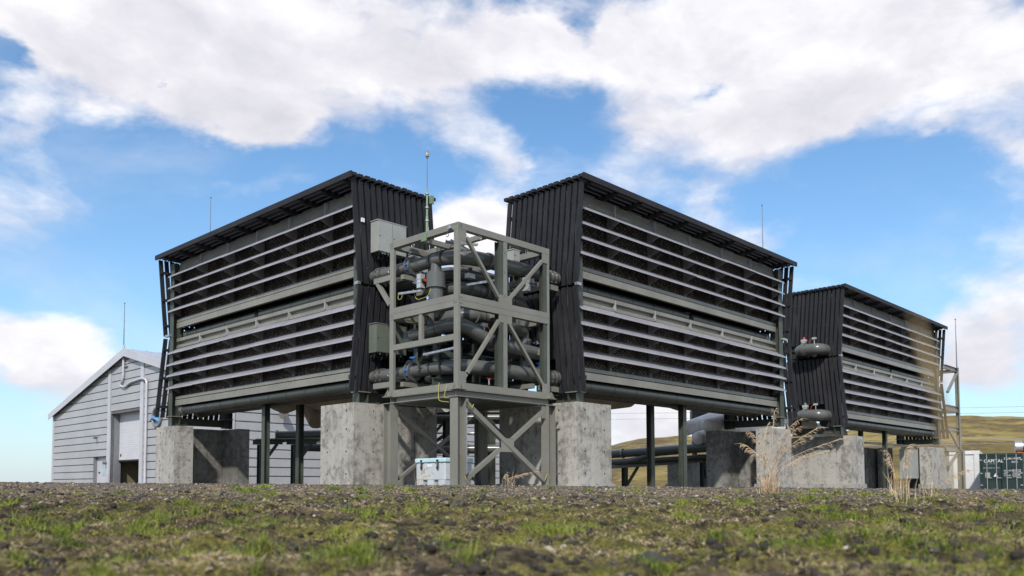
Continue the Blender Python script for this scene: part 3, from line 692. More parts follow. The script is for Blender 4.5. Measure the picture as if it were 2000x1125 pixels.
for z in (5.76, 2.99):
    side = 14.05
    # run from the left collector, bend at the near corner, run to the right collector
    pts = path([(side, 18.62, z), (side, 15.2, z), (17.72, 15.2, z)], .95, 12)
    MB().tube(pts, [.165+.025*min(1, i/6) for i in range(len(pts))], 28).build('pipe', 'pipe', pw)
    seams([((side, 16.15, z), (0, 1, 0)), ((side, 15.72, z), (.1, 1, 0)), ((14.33, 15.45, z), (1, -1, 0)), ((14.62, 15.27, z), (1, -.4, 0)), ((15.0, 15.2, z), (1, 0, 0))], RP, pw)
    MB().cyl((15.02 if z > 4 else 15.22, 15.2, z), (15.12 if z > 4 else 15.32, 15.2, z), RP+.035, 28).build('coupling', 'pipe', pw)
    if z < 4: flange(pw, (15.5, 15.2, z), (1, 0, 0), RP+.07, 'whitep'); flange(pw, (15.42, 15.2, z), (1, 0, 0), RP+.07, 'zinc')
    valve(pw, (side, 16.95, z), (0, 1, 0), RP); valve(pw, (17.0, 15.2, z), (1, 0, 0), RP-.02)
    for q in (18.18, 18.38): flange(pw, (side, q, z), (0, 1, 0), RP+.025, 'zinc')
    for q in (17.42, 17.58): flange(pw, (q, 15.2, z), (1, 0, 0), RP+.025, 'zinc')
    for k in (17.45, 17.72):
        MB().tube([(side-RP-.004, k+.04*math.cos(a), z-.02+.06*math.sin(a)) for a in np.linspace(0, 6.28, 12)], .008, 6).build('sampling_port', 'galv', pw)
# tee and riser at the left
MB().lathe((side, 16.05, 5.70), (side, 16.05, 5.40), [(0, .13), (1, .15)], 24).build('tee_neck', 'pipe', pw)
MB().cyl((side, 16.05, 5.42), (side, 16.05, 5.03), .245, 28).build('collar', 'pipe', pw)
MB().cyl((side, 16.05, 5.04), (side, 16.05, 4.62), .19, 28).build('riser', 'pipe', pw)
MB().tube(path([(side, 16.25, 4.62), (side, 16.25, 4.02), (side, 16.05, 3.98), (side, 15.5, 3.98)], .15), .10, 18).build('riser', 'pipe', pw)
# middle S bend sweeping from the left down to the right
MB().tube(path([(side, 16.95, 3.94), (side, 15.15, 4.05), (14.9, 15.05, 3.68), (15.6, 15.1, 3.62), (16.9, 15.15, 3.58)], .75, 10), .175, 28).build('pipe', 'pipe', pw)
MB().tube([(side, 16.92, 3.94), (side, 17.04, 3.94), (side, 17.1, 3.94)], [.175, .13, .03], 24).build('pipe_cap', 'pipe', pw)
seams([((side, 15.95, 3.99), (0, 1, 0)), ((side+.02, 15.66, 4.0), (0, 1, 0)), ((side+.2, 15.36, 3.95), (.7, -1, -.3)), ((side+.42, 15.2, 3.85), (1, -.7, -.4)), ((14.75, 15.12, 3.74), (1, -.2, -.3))], .177, pw)
MB().cyl((15.08, 15.09, 3.655), (15.2, 15.09, 3.645), .22, 28).build('coupling', 'pipe', pw)
# second level behind: short U pipes
for z, yy, xa, xe in ((5.12, 15.75, 14.65, 15.75), (4.36, 15.45, 14.55, 15.75)):
    MB().tube(path([(xa-.15, yy+.95, z-.05), (xa, yy, z), (xe, yy, z), (xe+.15, yy+1.0, z-.3)], .4, 8), .175, 26).build('pipe', 'pipe', pw)
    MB().cyl((xa+.26, yy, z), (xa+.34, yy, z), .21, 26).build('coupling', 'pipe', pw); MB().cyl((xe-.30, yy, z), (xe-.24, yy, z), .205, 26).build('coupling', 'pipe', pw)
    seams([((xa+.55, yy, z), (1, 0, 0)), ((xa+.75, yy, z), (1, 0, 0))], .177, pw)
MB().tube(path([(14.55, 16.75, 5.55), (14.7, 15.75, 5.50), (15.9, 15.72, 5.46)], .5, 8), .185, 26).build('pipe', 'pipe', pw)
MB().tube(path([(16.0, 15.75, 5.10), (17.05, 15.75, 4.98), (17.05, 15.75, 4.3)], .5, 10), .175, 26).build('pipe', 'pipe', pw)
seams([((16.5, 15.75, 5.05), (1, 0, 0)), ((16.85, 15.75, 4.85), (1, 0, -1)), ((16.98, 15.75, 4.7), (.5, 0, -1))], .177, pw)
# right riser
MB().cyl((16.72, 15.5, 4.5), (16.72, 15.5, 2.9), .15, 24).build('riser', 'pipe', pw)
MB().cyl((16.72, 15.5, 3.98), (16.72, 15.5, 3.62), .22, 26).build('collar', 'pipe', pw)
MB().lathe((15.55, 15.35, 4.22), (16.75, 15.42, 4.14), [(0, .18), (.82, .18), (1.0, .05)], 24).build('pipe', 'pipe', pw)
MB().cyl((15.85, 15.35, 5.6), (15.85, 15.35, 5.0), .10, 18).build('riser', 'pipe', pw); MB().cyl((15.85, 15.35, 5.36), (15.85, 15.35, 5.12), .14, 18).build('collar', 'pipe', pw)
# rear half of the pipework: headers and risers that close the view through the frame
for (pts_, r_, br_) in (([(14.6, 18.5, 5.55), (14.6, 16.7, 5.55), (16.2, 16.7, 5.5), (17.7, 16.7, 5.5)], .18, .5), ([(14.7, 17.0, 4.72), (16.3, 17.0, 4.70), (17.7, 16.95, 4.7)], .17, .3), ([(14.3, 16.9, 3.45), (15.2, 16.5, 3.42), (16.5, 16.5, 3.4), (17.7, 16.5, 3.4)], .18, .3),
       ([(14.6, 18.5, 2.86), (14.6, 16.75, 2.86), (16.3, 16.75, 2.86), (17.7, 16.75, 2.86)], .18, .5), ([(13.95, 17.05, 3.85), (17.7, 17.05, 3.85)], .21, .3), ([(13.95, 17.0, 3.12), (17.6, 17.0, 3.12)], .17, .3), ([(15.4, 16.75, 2.9), (15.4, 16.75, 5.5)], .16, .1), ([(16.1, 17.0, 2.9), (16.1, 17.0, 5.5)], .15, .1), ([(14.55, 16.6, 2.8), (14.55, 16.6, 4.9)], .13, .1), ([(14.95, 16.2, 3.2), (14.95, 16.2, 4.4)], .12, .1)):
    MB().tube(path(pts_, br_, 8), r_, 20).build('pipe', 'header', pw)
for (x, y, z0, z1) in ((15.75, 16.35, 2.5, 4.3), (14.3, 17.05, 2.5, 4.3), (16.5, 16.2, 2.5, 6.1)):
    MB().ibeam((x, y, z0), (x, y, z1), .16, .16, .014).build('inner_post', 'steel_dark', pf)
for (a_, b_) in (((13.8, 16.45, 3.10), (16.6, 16.45, 3.10)), ((13.8, 16.55, 4.10), (16.6, 16.55, 4.10)), ((13.8, 16.5, 5.20), (16.6, 16.5, 5.20)), ((13.8, 15.9, 2.62), (16.6, 15.9, 2.62))):
    MB().ibeam(a_, b_, .12, .18, .014).build('inner_beam', 'steel_dark', pf)
def actuator(p, turn=0):
    p = Vector(p); s = (1, 0, 0) if turn == 0 else (0, 1, 0); d = Vector(s)
    a = thing('valve_actuator', ACT.pop(0), 'actuator', p, 'pneumatic valve actuators')
    MB().box(p+Vector((-.075, -.075, -.18)), p+Vector((.075, .075, .18))).build('housing', 'whitep', a)
    for k in (-.05, .05): MB().box(p+Vector((-.08, -.08, k-.012)), p+Vector((.08, .08, k+.012))).build('housing_rib', 'cab', a)
    MB().cyl(p+Vector((0, 0, .18)), p+Vector((0, 0, .24)), .07, 14).build('top_cap', 'blackp', a); MB().cyl(p-Vector((0, 0, .18)), p-Vector((0, 0, .24)), .07, 14).build('bottom_cap', 'blackp', a)
    k_ = MB().cyl(p-d*.08, p-d*.16, .055, 14).build('indicator', 'blackp', a); sub('indicator_window', MB().cyl(p-d*.16, p-d*.185, .04, 12), 'red', k_)
    MB().cyl(p+d*.08, p+d*.28, .04, 10).build('shaft', 'zinc', a); MB().box(p+d*.12-Vector((.05, .05, .06)), p+d*.12+Vector((.05, .05, .06))).build('bracket', 'blue', a)
ACT = ['white pneumatic actuator hanging under the upper left pipe, facing the camera', 'white actuator on the upper right pipe beside the right post of the frame', 'small silver actuator sitting on the middle pipes near the frame corner']
actuator((13.86, 16.42, 5.24), 1); actuator((16.30, 15.0, 5.34)); 
p_ = (14.62, 15.4, 5.33)
a = thing('valve_actuator', ACT.pop(0), 'actuator', p_, 'pneumatic valve actuators'); p_ = Vector(p_)
MB().box(p_-Vector((.12, .07, .06)), p_+Vector((.12, .07, .06))).build('housing', 'whitep', a); MB().cyl(p_+Vector((.02, 0, .06)), p_+Vector((.02, 0, .2)), .05, 12).build('top_cap', 'blackp', a); MB().cyl(p_+Vector((.02, 0, .2)), p_+Vector((.02, 0, .22)), .05, 12).build('indicator', 'red', a)
def sensor(p, lab, red=True):
    p = Vector(p); s = thing('pipe_sensor', lab, 'sensor', p, 'small sensors on the pipes')
    MB().cyl(p, p+Vector((0, 0, .14)), .016, 8).build('stem', 'galv', s); MB().box(p+Vector((-.09, -.04, .13)), p+Vector((.09, .04, .22))).build('head', 'whitep', s)
    if red: MB().tube(path([p+Vector((.08, -.03, .14)), p+Vector((.12, -.05, .1)), p+Vector((.16, -.05, -.06))], .05), .012, 6).build('lead', 'red', s)
sensor((14.72, 14.98, 3.86), 'small sensor box with a red lead on top of the middle bend'); 
for p, l_ in (((15.2, 14.97, 3.36), 'small tap with red lever under the middle pipe'), ((14.95, 15.05, 2.56), 'small tap with red lever below the lowest pipe')):
    s = thing('drain_tap', l_, 'tap', p, 'drain taps under the pipes'); p = Vector(p)
    MB().cyl(p, p+Vector((0, 0, .14)), .02, 8).build('tap_body', 'galv', s); MB().box(p+Vector((-.06, -.02, .14)), p+Vector((.06, .0, .165))).build('lever', 'red', s)
s = thing('drain_tap', 'silver tap on the collar of the right riser', 'tap', (16.9, 15.25, 3.88), 'drain taps under the pipes'); MB().tube(path([(16.85, 15.28, 3.88), (17.0, 15.2, 3.88), (17.08, 15.2, 3.88)], .03), .022, 8).build('tap_body', 'galv', s); MB().cyl((16.93, 15.2, 3.84), (16.93, 15.2, 3.93), .035, 8).build('lever', 'galv', s)
# cable ladder pieces
def ladder(p0, p1, lab, w=.14, step=.1):
    p0, p1 = Vector(p0), Vector(p1); t = thing('cable_tray', lab, 'cable tray', p0, 'perforated cable trays in the pipe frame')
    d = (p1-p0); n = max(2, int(d.length/step)); x = d.cross(Vector((0, 0, 1)) if abs(d.normalized().z) < .9 else Vector((0, 1, 0))).normalized()*w/2
    for s in (-1, 1): MB().bar(p0+x*s, p1+x*s, .012, .05).build('side_rail', 'galv', t)
    mb = MB()
    for k in range(n): q = p0+d*(k+.5)/n; mb.bar(q-x, q+x, .03, .012)
    mb.build('rungs', 'galv', t)
ladder((13.75, 15.35, 6.02), (14.55, 15.05, 6.05), 'short perforated tray under the top corner of the frame', .07)
ladder((13.7, 15.2, 6.02), (15.6, 15.9, 6.05), 'long perforated tray crossing under the top of the frame')
ladder((13.62, 17.0, 4.97), (13.66, 16.15, 4.92), 'perforated tray beside the left post above the middle girder', .06)
ladder((13.72, 16.1, 3.30), (13.72, 14.9, 3.34), 'white perforated tray hanging below the low left rail', .10)
ladder((14.4, 15.3, 5.05), (15.3, 15.0, 5.30), 'perforated tray rising behind the upper brace', .08)
ladder((13.72, 14.60, .30), (13.72, 14.60, 1.85), 'upright perforated tray fixed to the nearest leg of the frame', .05, .06)
def cab(pts, r, lab, m='yellow', cat='cable', g='yellow green earth cables'):
    return tag(MB().tube(path(pts, .12, 6), r, 6).build('cable', m), lab, cat, g)
cab([(13.48, 15.28, 2.50), (13.38, 15.2, 2.05), (13.42, 14.86, 2.0)], .009, 'long yellow green cable hanging in a loop from the deck edge')
cab([(13.46, 14.98, 2.42), (13.36, 14.98, 2.1), (13.40, 14.82, 2.1)], .009, 'short yellow green cable loop beside the nearest leg top')
cab([(13.60, 14.5, .24), (13.64, 14.46, .12), (13.80, 14.45, .015)], .009, 'yellow cable reaching the ground at the foot of the nearest leg')
cab([(13.72, 16.55, 5.02), (13.7, 16.4, 4.72), (13.7, 15.95, 4.75), (13.75, 15.9, 4.95)], .009, 'yellow cable sagging below the upper left pipe')
cab([(13.60, 17.0, 4.95), (13.58, 17.0, 4.82), (13.6, 16.9, 4.80), (13.62, 16.85, 4.93)], .009, 'small yellow cable loop at the left post')
cab([(13.8, 16.9, 4.30), (13.85, 16.6, 4.18), (13.9, 16.2, 4.02)], .02, 'yellow black cable running under the middle girder')
cab([(13.85, 14.62, 1.98), (13.93, 14.6, 1.86), (14.0, 14.62, 1.97)], .012, 'small cable loop at the top end of the long leg brace')
cab([(16.55, 14.6, .16), (16.62, 14.58, .32), (16.72, 14.58, .28), (16.7, 14.6, .14)], .009, 'small cable loop at the foot of the right leg')
cab([(13.9, 15.1, 6.15), (14.1, 15.6, 5.98), (14.5, 16.3, 5.95)], .010, 'thin black cable across the top of the frame', 'blackp', 'cable', 'thin black cables')

# weather mast on the frame
wm = thing('weather_mast', 'green stepped mast with a weather sensor on top of the frame corner beam', 'mast', (13.6, 15.88, 6.2))
box(wm, 'mounting_plate', (13.50, 15.80, 6.10), (13.53-.006, 15.99, 6.28), 'mast')
MB().lathe((13.6, 15.88, 6.15), (13.6, 15.88, 7.45), [(0, .09), (.12, .045), (.13, .034), (.45, .034), (.46, .026), (.98, .026), (1, .018)], 12).build('pole', 'mast', wm)
for z in (6.62, 6.95, 7.3): MB().cyl((13.6, 15.88, z), (13.6, 15.88, z+.03), .05, 12).build('clamp', 'galv', wm)
MB().lathe((13.6, 15.88, 7.4), (13.6, 15.88, 8.22), [(0, .013), (.6, .011), (1, .008)], 8).build('rod', 'antenna', wm)
MB().cyl((13.6, 15.88, 8.22), (13.6, 15.88, 8.26), .022, 12).build('sensor_base', 'antenna', wm)
MB().lathe((13.6, 15.88, 8.26), (13.6, 15.88, 8.37), [(0, .045), (.15, .052), (.85, .05), (1, .04)], 14).build('sensor_head', 'cab', wm)
for k in range(3): MB().box((13.6+.05*math.cos(k*2.1)-.004, 15.88+.05*math.sin(k*2.1)-.004, 8.33), (13.6+.05*math.cos(k*2.1)+.004, 15.88+.05*math.sin(k*2.1)+.004, 8.42)).build('sensor_prong', 'antenna', wm)
box(wm, 'lamp', (13.62, 15.74, 7.05), (13.7, 15.82, 7.25), 'mast')
MB().box((13.47, 14.86, 6.20), (13.53-.006, 14.97, 6.31)).build('junction_box', 'galv', pf)

# ---------------------------------------------------------------- cabinets on the collector ends
def cabinet(p0, p1, lab, m, normal, glands=True, g='metal cabinets', open_doors=2):
    p0, p1 = Vector(p0), Vector(p1); t = thing('electrical_cabinet', lab, 'cabinet', ((p0+p1)/2)*1.0, g)
    MB().box(p0, p1).build('cabinet_body', m, t)
    MB().box(p0+Vector((-.02, -.02, p1.z-p0.z+.001)), Vector((p1.x+.02, p1.y, p1.z+.025))).build('rain_roof', m, t)
    n = open_doors; w = (p1.x-p0.x)/n
    for k in range(n):
        d = MB().box((p0.x+w*k+.008, p0.y-.018, p0.z+.012), (p0.x+w*(k+1)-.008, p0.y-.001, p1.z-.012)).build('door', m, t)
        sub('lock', MB().cyl((p0.x+w*k+.05, p0.y-.03, (p0.z+p1.z)/2), (p0.x+w*k+.05, p0.y-.019, (p0.z+p1.z)/2), .014, 8), 'blackp', d)
    if glands:
        mb = MB()
        for k in range(26):
            x = random.uniform(p0.x+.05, p1.x-.05); y = random.uniform(p0.y+.02, p1.y-.02); l = random.uniform(.06, .2)
            mb.tube([(x, y, p0.z), (x+random.uniform(-.03, .03), y, p0.z-l*.5), (x+random.uniform(-.08, .08), y+.03, p0.z-l)], random.uniform(.01, .022), 6)
        kind(mb.build('cable_glands', 'blackp', t), 'stuff')
        mb = MB()
        for k in range(8): x = random.uniform(p0.x+.05, p1.x-.05); mb.cyl((x, p0.y+.03, p0.z-.05), (x, p0.y+.03, p0.z), .018, 8)
        kind(mb.build('gland_nuts', 'zinc', t), 'stuff')
    return t
cabinet((13.92, 18.30, 6.42), (14.90, 18.62, 7.27), 'light grey double door cabinet high on the left collector end', 'cab', 0)
cabinet((13.88, 18.30, 3.64), (14.92, 18.62, 4.42), 'dark green grey cabinet on the left collector end below the middle girder', 'cabg', 0)
cabinet((15.0, 18.34, 3.85), (15.7, 18.62, 4.35), 'shaded cabinet behind the left side of the pipe frame', 'cabg', 0, True, open_doors=1)
cabinet((15.1, 18.30, 6.0), (15.7, 18.62, 6.55), 'cabinet half hidden behind the top left beam of the pipe frame', 'cab', 0, True, open_doors=1)
cabinet((16.05, 15.25, 5.98), (16.30, 15.50, 6.28), 'small plain box standing on the upper right pipe', 'cab', 0, False, open_doors=1)
tag(MB().box((13.60, 18.615, 7.22), (13.71, 18.64, 7.33)).build('wall_plate', 'white'), 'small white plate on the upper left boards beside the cabinet', 'plate')
t = cabinet((45.15, 15.05, .35), (46.35, 15.55, 1.85), 'large light grey cabinet on a stand between the plinths at far right', 'cab', 0, False, open_doors=1)
for x in (45.3, 46.2): MB().bar((x, 15.1, .35), (x+.3, 15.4, -.3), .05, .05).build('stand_leg', 'steel_dark', t)
# flanges seen on the collector ends inside the openings
for (x, y, z, d) in ((14.05, 18.6, 5.76, 'a'), (14.05, 18.6, 2.99, 'b')):
    mb = MB(); mb.cyl((x+.7, y+.05, z), (x+.7, y-.35, z), .17, 16); tag(mb.build('pipe_stub', 'pipe'), 'dark pipe stub beside the %s flange on the left collector end' % ('upper' if d == 'a' else 'lower'), 'pipe')

# elbow ducts on the farthest collector
for z, lab, c_ in ((5.78, 'upper elbow duct with two small sensors on the farthest collector end', 'red'), (2.98, 'lower elbow duct with two small sensors on the farthest collector end', 'mast')):
    t = thing('elbow_duct', lab, 'duct', (34.5, 15.5, z), 'elbow ducts on the farthest collector')
    pts = path([(35.0, 15.92, z), (34.45, 15.90, z), (34.45, 15.0, z-.02), (35.0, 14.98, z-.02)], .30, 10)
    MB().tube(pts, .235, 24).build('duct', 'pipe', t)
    MB().cyl((34.45, 15.72, z), (34.45, 15.56, z), .28, 24).build('coupling', 'pipe', t)
    MB().box((34.39, 15.56, z+.28), (34.51, 15.74, z+.32)).build('actuator_base', 'whitep', t); MB().box((34.38, 15.54, z+.33), (34.52, 15.76, z+.43)).build('actuator', 'whitep', t)
    MB().cyl((34.45, 15.65, z+.43), (34.45, 15.65, z+.53), .045, 10).build('indicator', c_, t)
    MB().cyl((34.45, 15.20, z+.20), (34.45, 15.20, z+.40), .02, 8).build('sensor_stem', 'galv', t); MB().box((34.40, 15.12, z+.39), (34.50, 15.28, z+.47)).build('sensor_head', 'whitep', t)
    MB().tube(path([(34.42, 15.28, z+.42), (34.38, 15.36, z+.36), (34.38, 15.38, z+.22)], .05), .011, 6).build('lead', 'red', t)
for (x0, y0, x1, y1, z) in ((35.05, 14.6, 35.1, 16.4, 5.0),):
    pass

# ---------------------------------------------------------------- tub
tb = thing('insulated_tub', 'pale grey plastic tub with blue grey lid on the ground behind the nearest leg', 'plastic tub', (14.5, 16.3, 0))
def rbox(p0, p1, bev, name, m, parent):
    mb = MB().box(p0, p1); o = mb.build(name, m, parent); bm = bmesh.new(); bm.from_mesh(o.data)
    bmesh.ops.bevel(bm, geom=bm.edges[:], offset=bev, segments=3, affect='EDGES', profile=.5); bm.to_mesh(o.data); bm.free(); return o
tx, ty = 14.06, 15.70
rbox((tx, ty, .16), (tx+.92, ty+1.12, .60), .03, 'tub_body', 'tub', tb)
rbox((tx-.03, ty-.03, .605), (tx+.95, ty+1.15, .72), .03, 'lid', 'lid', tb)
for k in range(3):
    y = ty+.02+k*.42; MB().add([(tx+.01, y, .0), (tx+.01, y+.24, .0), (tx+.9, y+.24, .0), (tx+.9, y, .0), (tx+.005, y-.01, .40), (tx+.005, y+.25, .40), (tx+.91, y+.25, .40), (tx+.91, y-.01, .40)], [(3, 2, 1, 0), (4, 5, 6, 7), (0, 1, 5, 4), (1, 2, 6, 5), (2, 3, 7, 6), (3, 0, 4, 7)]).build('foot', 'tub', tb)
rbox((tx+.001, ty+.001, .40), (tx+.919, ty+1.119, .6), .02, 'upper_wall', 'tub', tb)
box(tb, 'recess', (tx+.06, ty+.04, .02), (tx+.86, ty+1.08, .40), 'cab')
for y in (ty+.22, ty+.84):
    b_ = box(tb, 'latch', (tx-.045, y, .44), (tx-.032, y+.07, .68), 'blackp'); sub('latch_clip', MB().box((tx-.055, y+.02, .50), (tx-.046, y+.05, .62)), 'galv', b_)
for k in range(5): box(tb, 'lid_rib', (tx-.04, ty+.08+k*.24, .615), (tx-.031, ty+.12+k*.24, .71), 'lid')
box(tb, 'maker_plate', (tx-.008, ty+.50, .50), (tx-.001, ty+.68, .57), 'white')

# ---------------------------------------------------------------- antennas
def rod(p, h, lab, t0=.022, name='antenna', g='thin rod antennas'):
    x, y, z = p; t = thing(name, lab, 'antenna', p, g)
    MB().lathe((x, y, z), (x, y, z+h*.55), [(0, t0), (1, t0*.7)], 8).build('lower_rod', 'antenna', t)
    MB().lathe((x, y, z+h*.55), (x, y, z+h-.05), [(0, t0*.6), (1, t0*.45)], 8).build('upper_rod', 'antenna', t)
    MB().lathe((x, y, z+h-.06), (x, y, z+h), [(0, t0*.7), (.5, t0*1.6), (1, t0*.6)], 8).build('tip', 'antenna', t); return t
rod((15.1, 30.3, 8.5), 2.6, 'thin rod antenna above the far left end of the left collector roof')
rod((30.2, 15.3, 8.5), 2.45, 'thin rod antenna above the right end of the right collector roof')
rod((36.5, 17.0, 8.4), .45, 'short stub antenna on the farthest collector roof', .02)

# ---------------------------------------------------------------- steel tower at the far right
st = thing('steel_tower', 'open steel frame tower with a thin mast at the far right collector end', 'steel frame', (50, 14.6, 0))
for (x, y) in ((50.7, 14.3), (50.7, 16.6)):
    MB().ibeam((x, y, 1.95), (x, y, 6.5), .18, .18, .016, (0, 1, 0)).build('post', 'steel', st); MB().ibeam((x+.15, y-.05, -.8), (x+.15, y-.05, 1.95), .34, .30, .02, (0, 1, 0)).build('leg', 'steel', st)
for z, h in ((6.35, .22), (4.15, .32), (3.05, .22), (1.98, .30)):
    for y in (14.3, 16.6): MB().ibeam((48.5, y, z), (50.72, y, z), .16, h, .016).build('beam', 'steel', st)
    MB().ibeam((50.7, 14.35, z-.02), (50.7, 16.5, z-.02), .16, h-.04, .016).build('beam', 'steel', st)
MB().bar((50.6, 14.28, 6.2), (48.9, 14.28, 5.0), .12, .12).build('brace', 'steel', st); MB().bar((48.7, 14.28, 1.0), (50.6, 14.28, 1.85), .12, .12).build('brace', 'steel', st); MB().bar((48.9, 14.28, 3.0), (50.5, 14.28, 2.1), .1, .1).build('brace', 'steel', st)
MB().tube(path([(48.4, 14.9, 5.15), (49.3, 14.9, 5.15), (49.3, 14.9, 4.6)], .25), .27, 18).build('pipe_elbow', 'pipe', st)
rod((50.75, 14.3, 6.5), 2.75, 'thin mast with small sensor on the steel tower at far right', .035)

# ---------------------------------------------------------------- ducts and pipes behind the collectors
def duct(pts, r, lab, m='tan', br=.4, group='insulated ducts', ribs=0, cat='duct', name='insulated_duct'):
    t = thing(name, lab, cat, pts[0], group); P_ = path(pts, br, 8)
    rr = r if isinstance(r, (list, tuple)) else None
    if rr: P_ = [Vector(p) for p in pts]
    MB().tube(P_, rr or r, 24).build('jacket', m, t)
    return t
duct([(20.2, 17.75, 3.15), (22.4, 17.75, 3.15), (23.6, 17.75, 3.12), (24.6, 17.75, 3.2), (25.2, 17.75, 3.4)], [.42, .45, .46, .40, .25], 'tan insulated duct bulging below the right collector beside the near plinth')
duct([(26.6, 17.6, 3.45), (27.0, 17.6, 3.3), (27.7, 17.6, 3.25), (28.3, 17.6, 3.35), (28.7, 17.6, 3.5)], [.2, .34, .38, .34, .2], 'small tan duct bulge under the middle of the right collector')
duct([(17.1, 17.6, 2.52), (19.9, 17.6, 2.50)], .17, 'dark pipe lying across the near plinth behind the right collector boards', 'pipe', cat='pipe', name='cross_pipe')
duct([(17.05, 19.0, 2.45), (17.05, 23.4, 2.45)], .2, 'pale pipe seen over the top of the left plinth', 'jacket', cat='pipe', name='cross_pipe')
duct([(17.2, 23.5, 3.5), (17.2, 22.2, 2.95), (17.2, 21.3, 2.95), (17.2, 20.4, 3.1)], [.30, .36, .40, .45], 'tan duct under the left collector running into the near plinth')
duct([(17.3, 22.5, 3.12), (17.3, 26.7, 3.10), (17.3, 26.1, 2.40)], .42, 'large tan elbow duct turning down behind the left collector', br=.6)
duct([(17.3, 29.2, 3.6), (17.3, 29.0, 3.25), (17.3, 28.5, 3.15), (17.3, 28.0, 3.2), (17.3, 27.6, 3.4)], [.2, .33, .36, .34, .2], 'rounded tan duct end hanging under the left collector')
# white pipes with crimped caps
def capped(p0, p1, r, lab):
    t = thing('insulated_pipe', lab, 'pipe', p0, 'white insulated pipes with crimped caps'); p0, p1 = Vector(p0), Vector(p1); d = (p1-p0).normalized()
    MB().cyl(p0, p1, r, 28).build('jacket', 'jacket', t)
    MB().tube([p0+d*.001, p0-d*.05, p0-d*.12, p0-d*.15], [r, r*.97, r*.75, r*.08], 28).build('end_cap', 'jacket', t)
    mb = MB(); x = d.orthogonal().normalized(); y = d.cross(x)
    for k in range(30):
        a = k*math.tau/30; e = x*math.cos(a)+y*math.sin(a); mb.bar(p0-d*.03+e*r*.985, p0-d*.10+e*r*.84, .012, .02, tuple(e))
    kind(mb.build('crimps', 'jacket', t), 'stuff')
capped((29.5, 18.4, 2.31), (32.1, 18.5, 2.93), .29, 'upper left white insulated pipe with crimped round end')
capped((29.35, 17.76, 1.89), (31.76, 18.14, 2.30), .27, 'lowest white insulated pipe with crimped round end')
capped((29.3, 17.25, 2.36), (31.97, 17.4, 2.90), .29, 'white insulated pipe with crimped end resting over the dark plinth')
duct([(30.0, 17.4, 2.42), (33.2, 17.3, 2.42), (36.5, 17.3, 2.60)], .26, 'white insulated pipe crossing over the plinth below the right collector end', 'jacket', .5, cat='pipe', name='insulated_pipe')
duct([(36.0, 17.2, 2.9), (38.2, 17.2, 2.75)], .42, 'white insulated duct above the plinth of the farthest collector', 'jacket')
duct([(38.8, 17.0, 2.55), (41.2, 17.0, 2.50)], .40, 'white insulated duct under the middle of the farthest collector', 'jacket')
duct([(40.3, 17.2, 2.4), (40.3, 17.2, 1.3)], [.40, .30], 'white hanging bag shaped duct below the farthest collector', 'jacket')
duct([(38.0, 16.4, 2.08), (46.5, 15.2, 2.05)], .05, 'thin grey pipe running under the farthest collector', 'galv', cat='pipe', name='thin_pipe')
gh = thing('equipment_platform', 'dark green ribbed steel platform behind the white insulated pipes', 'platform', (33.6, 19.8, 2.9))
for k in range(3): MB().bar((33.1, 20.4, 2.98+k*.17), (34.7, 18.7, 2.98+k*.17), .5, .155).build('side_panel', 'steel_dark', gh)
for q_ in ((33.2, 20.3), (33.8, 19.66), (34.5, 18.9)): MB().ibeam((*q_, -.3), (*q_, 2.9), .16, .16).build('post', 'steel_dark', gh)
# pipe bridges
def bridge(name, lab, stands, pipes, rails):
    t = thing(name, lab, 'pipe bridge', (*stands[0][0][:2], 0))
    for (p, arm) in stands:
        x, y, z = p; MB().ibeam((x, y, -.3), (x, y, z-.10), .20, .20, .016, (0, 1, 0)).build('stand_post', 'steel_dark', t)
        a = Vector(arm); MB().ibeam(Vector((x, y, z))-a*.35, Vector((x, y, z))+a, .16, .18, .014).build('bracket_arm', 'steel_dark', t)
        MB().bar(Vector((x, y, z-.08))+a*.75, Vector((x, y, z-1.0)), .10, .10).build('knee_brace', 'steel_dark', t)
    for (p0, p1, r, m) in pipes:
        q = MB().tube(path(p0 if isinstance(p0, list) else [p0, p1], .4), r, 20).build('pipe', m, t)
    for (p0, p1) in rails: MB().bar(p0, p1, .12, .14).build('rail', 'steel', t)
    return t
bL = bridge('pipe_bridge', 'pipe bridge on two braced stands in front of the hall, left of the near plinth', [((17.62, 30.79, 1.80), (.55, -.75, 0)), ((18.56, 29.81, 1.80), (.55, -.75, 0))],
       [((18.1, 30.4, 2.08), (22.0, 26.0, 2.20), .17, 'pipe'), ((17.45, 30.9, 1.92), (21.8, 26.3, 2.02), .03, 'galv'), ((19.0, 30.4, 1.62), (23.0, 26.2, 1.62), .16, 'pipe')], [((17.7, 30.9, 1.86), (22, 26.4, 1.95))])
flange(bL, (18.12, 30.38, 2.08), (3.9, -4.4, .12), .22, 'galv')
bM = bridge('pipe_bridge', 'pipe run and dark columns seen between the legs of the pipe frame', [((20.11, 22.39, 2.55), (.7, -.7, 0)), ((21.21, 21.23, 2.55), (.7, -.7, 0)), ((20.6, 24.2, 2.5), (.7, -.7, 0))],
       [((17.6, 24.9, 1.30), (24.0, 18.1, 1.34), .16, 'pipe'), ((17.6, 25.2, 1.9), (24.0, 18.4, 1.9), .03, 'galv'), ((17.9, 24.7, 2.45), (24.0, 18.2, 2.45), .12, 'pipe')], [((17.8, 25.0, 2.62), (24, 18.4, 2.62)), ((19.0, 23.9, 2.3), (24, 18.6, 2.3))])
flange(bM, (20.62, 21.82, 1.32), (1, -1.06, 0), .215, 'galv')
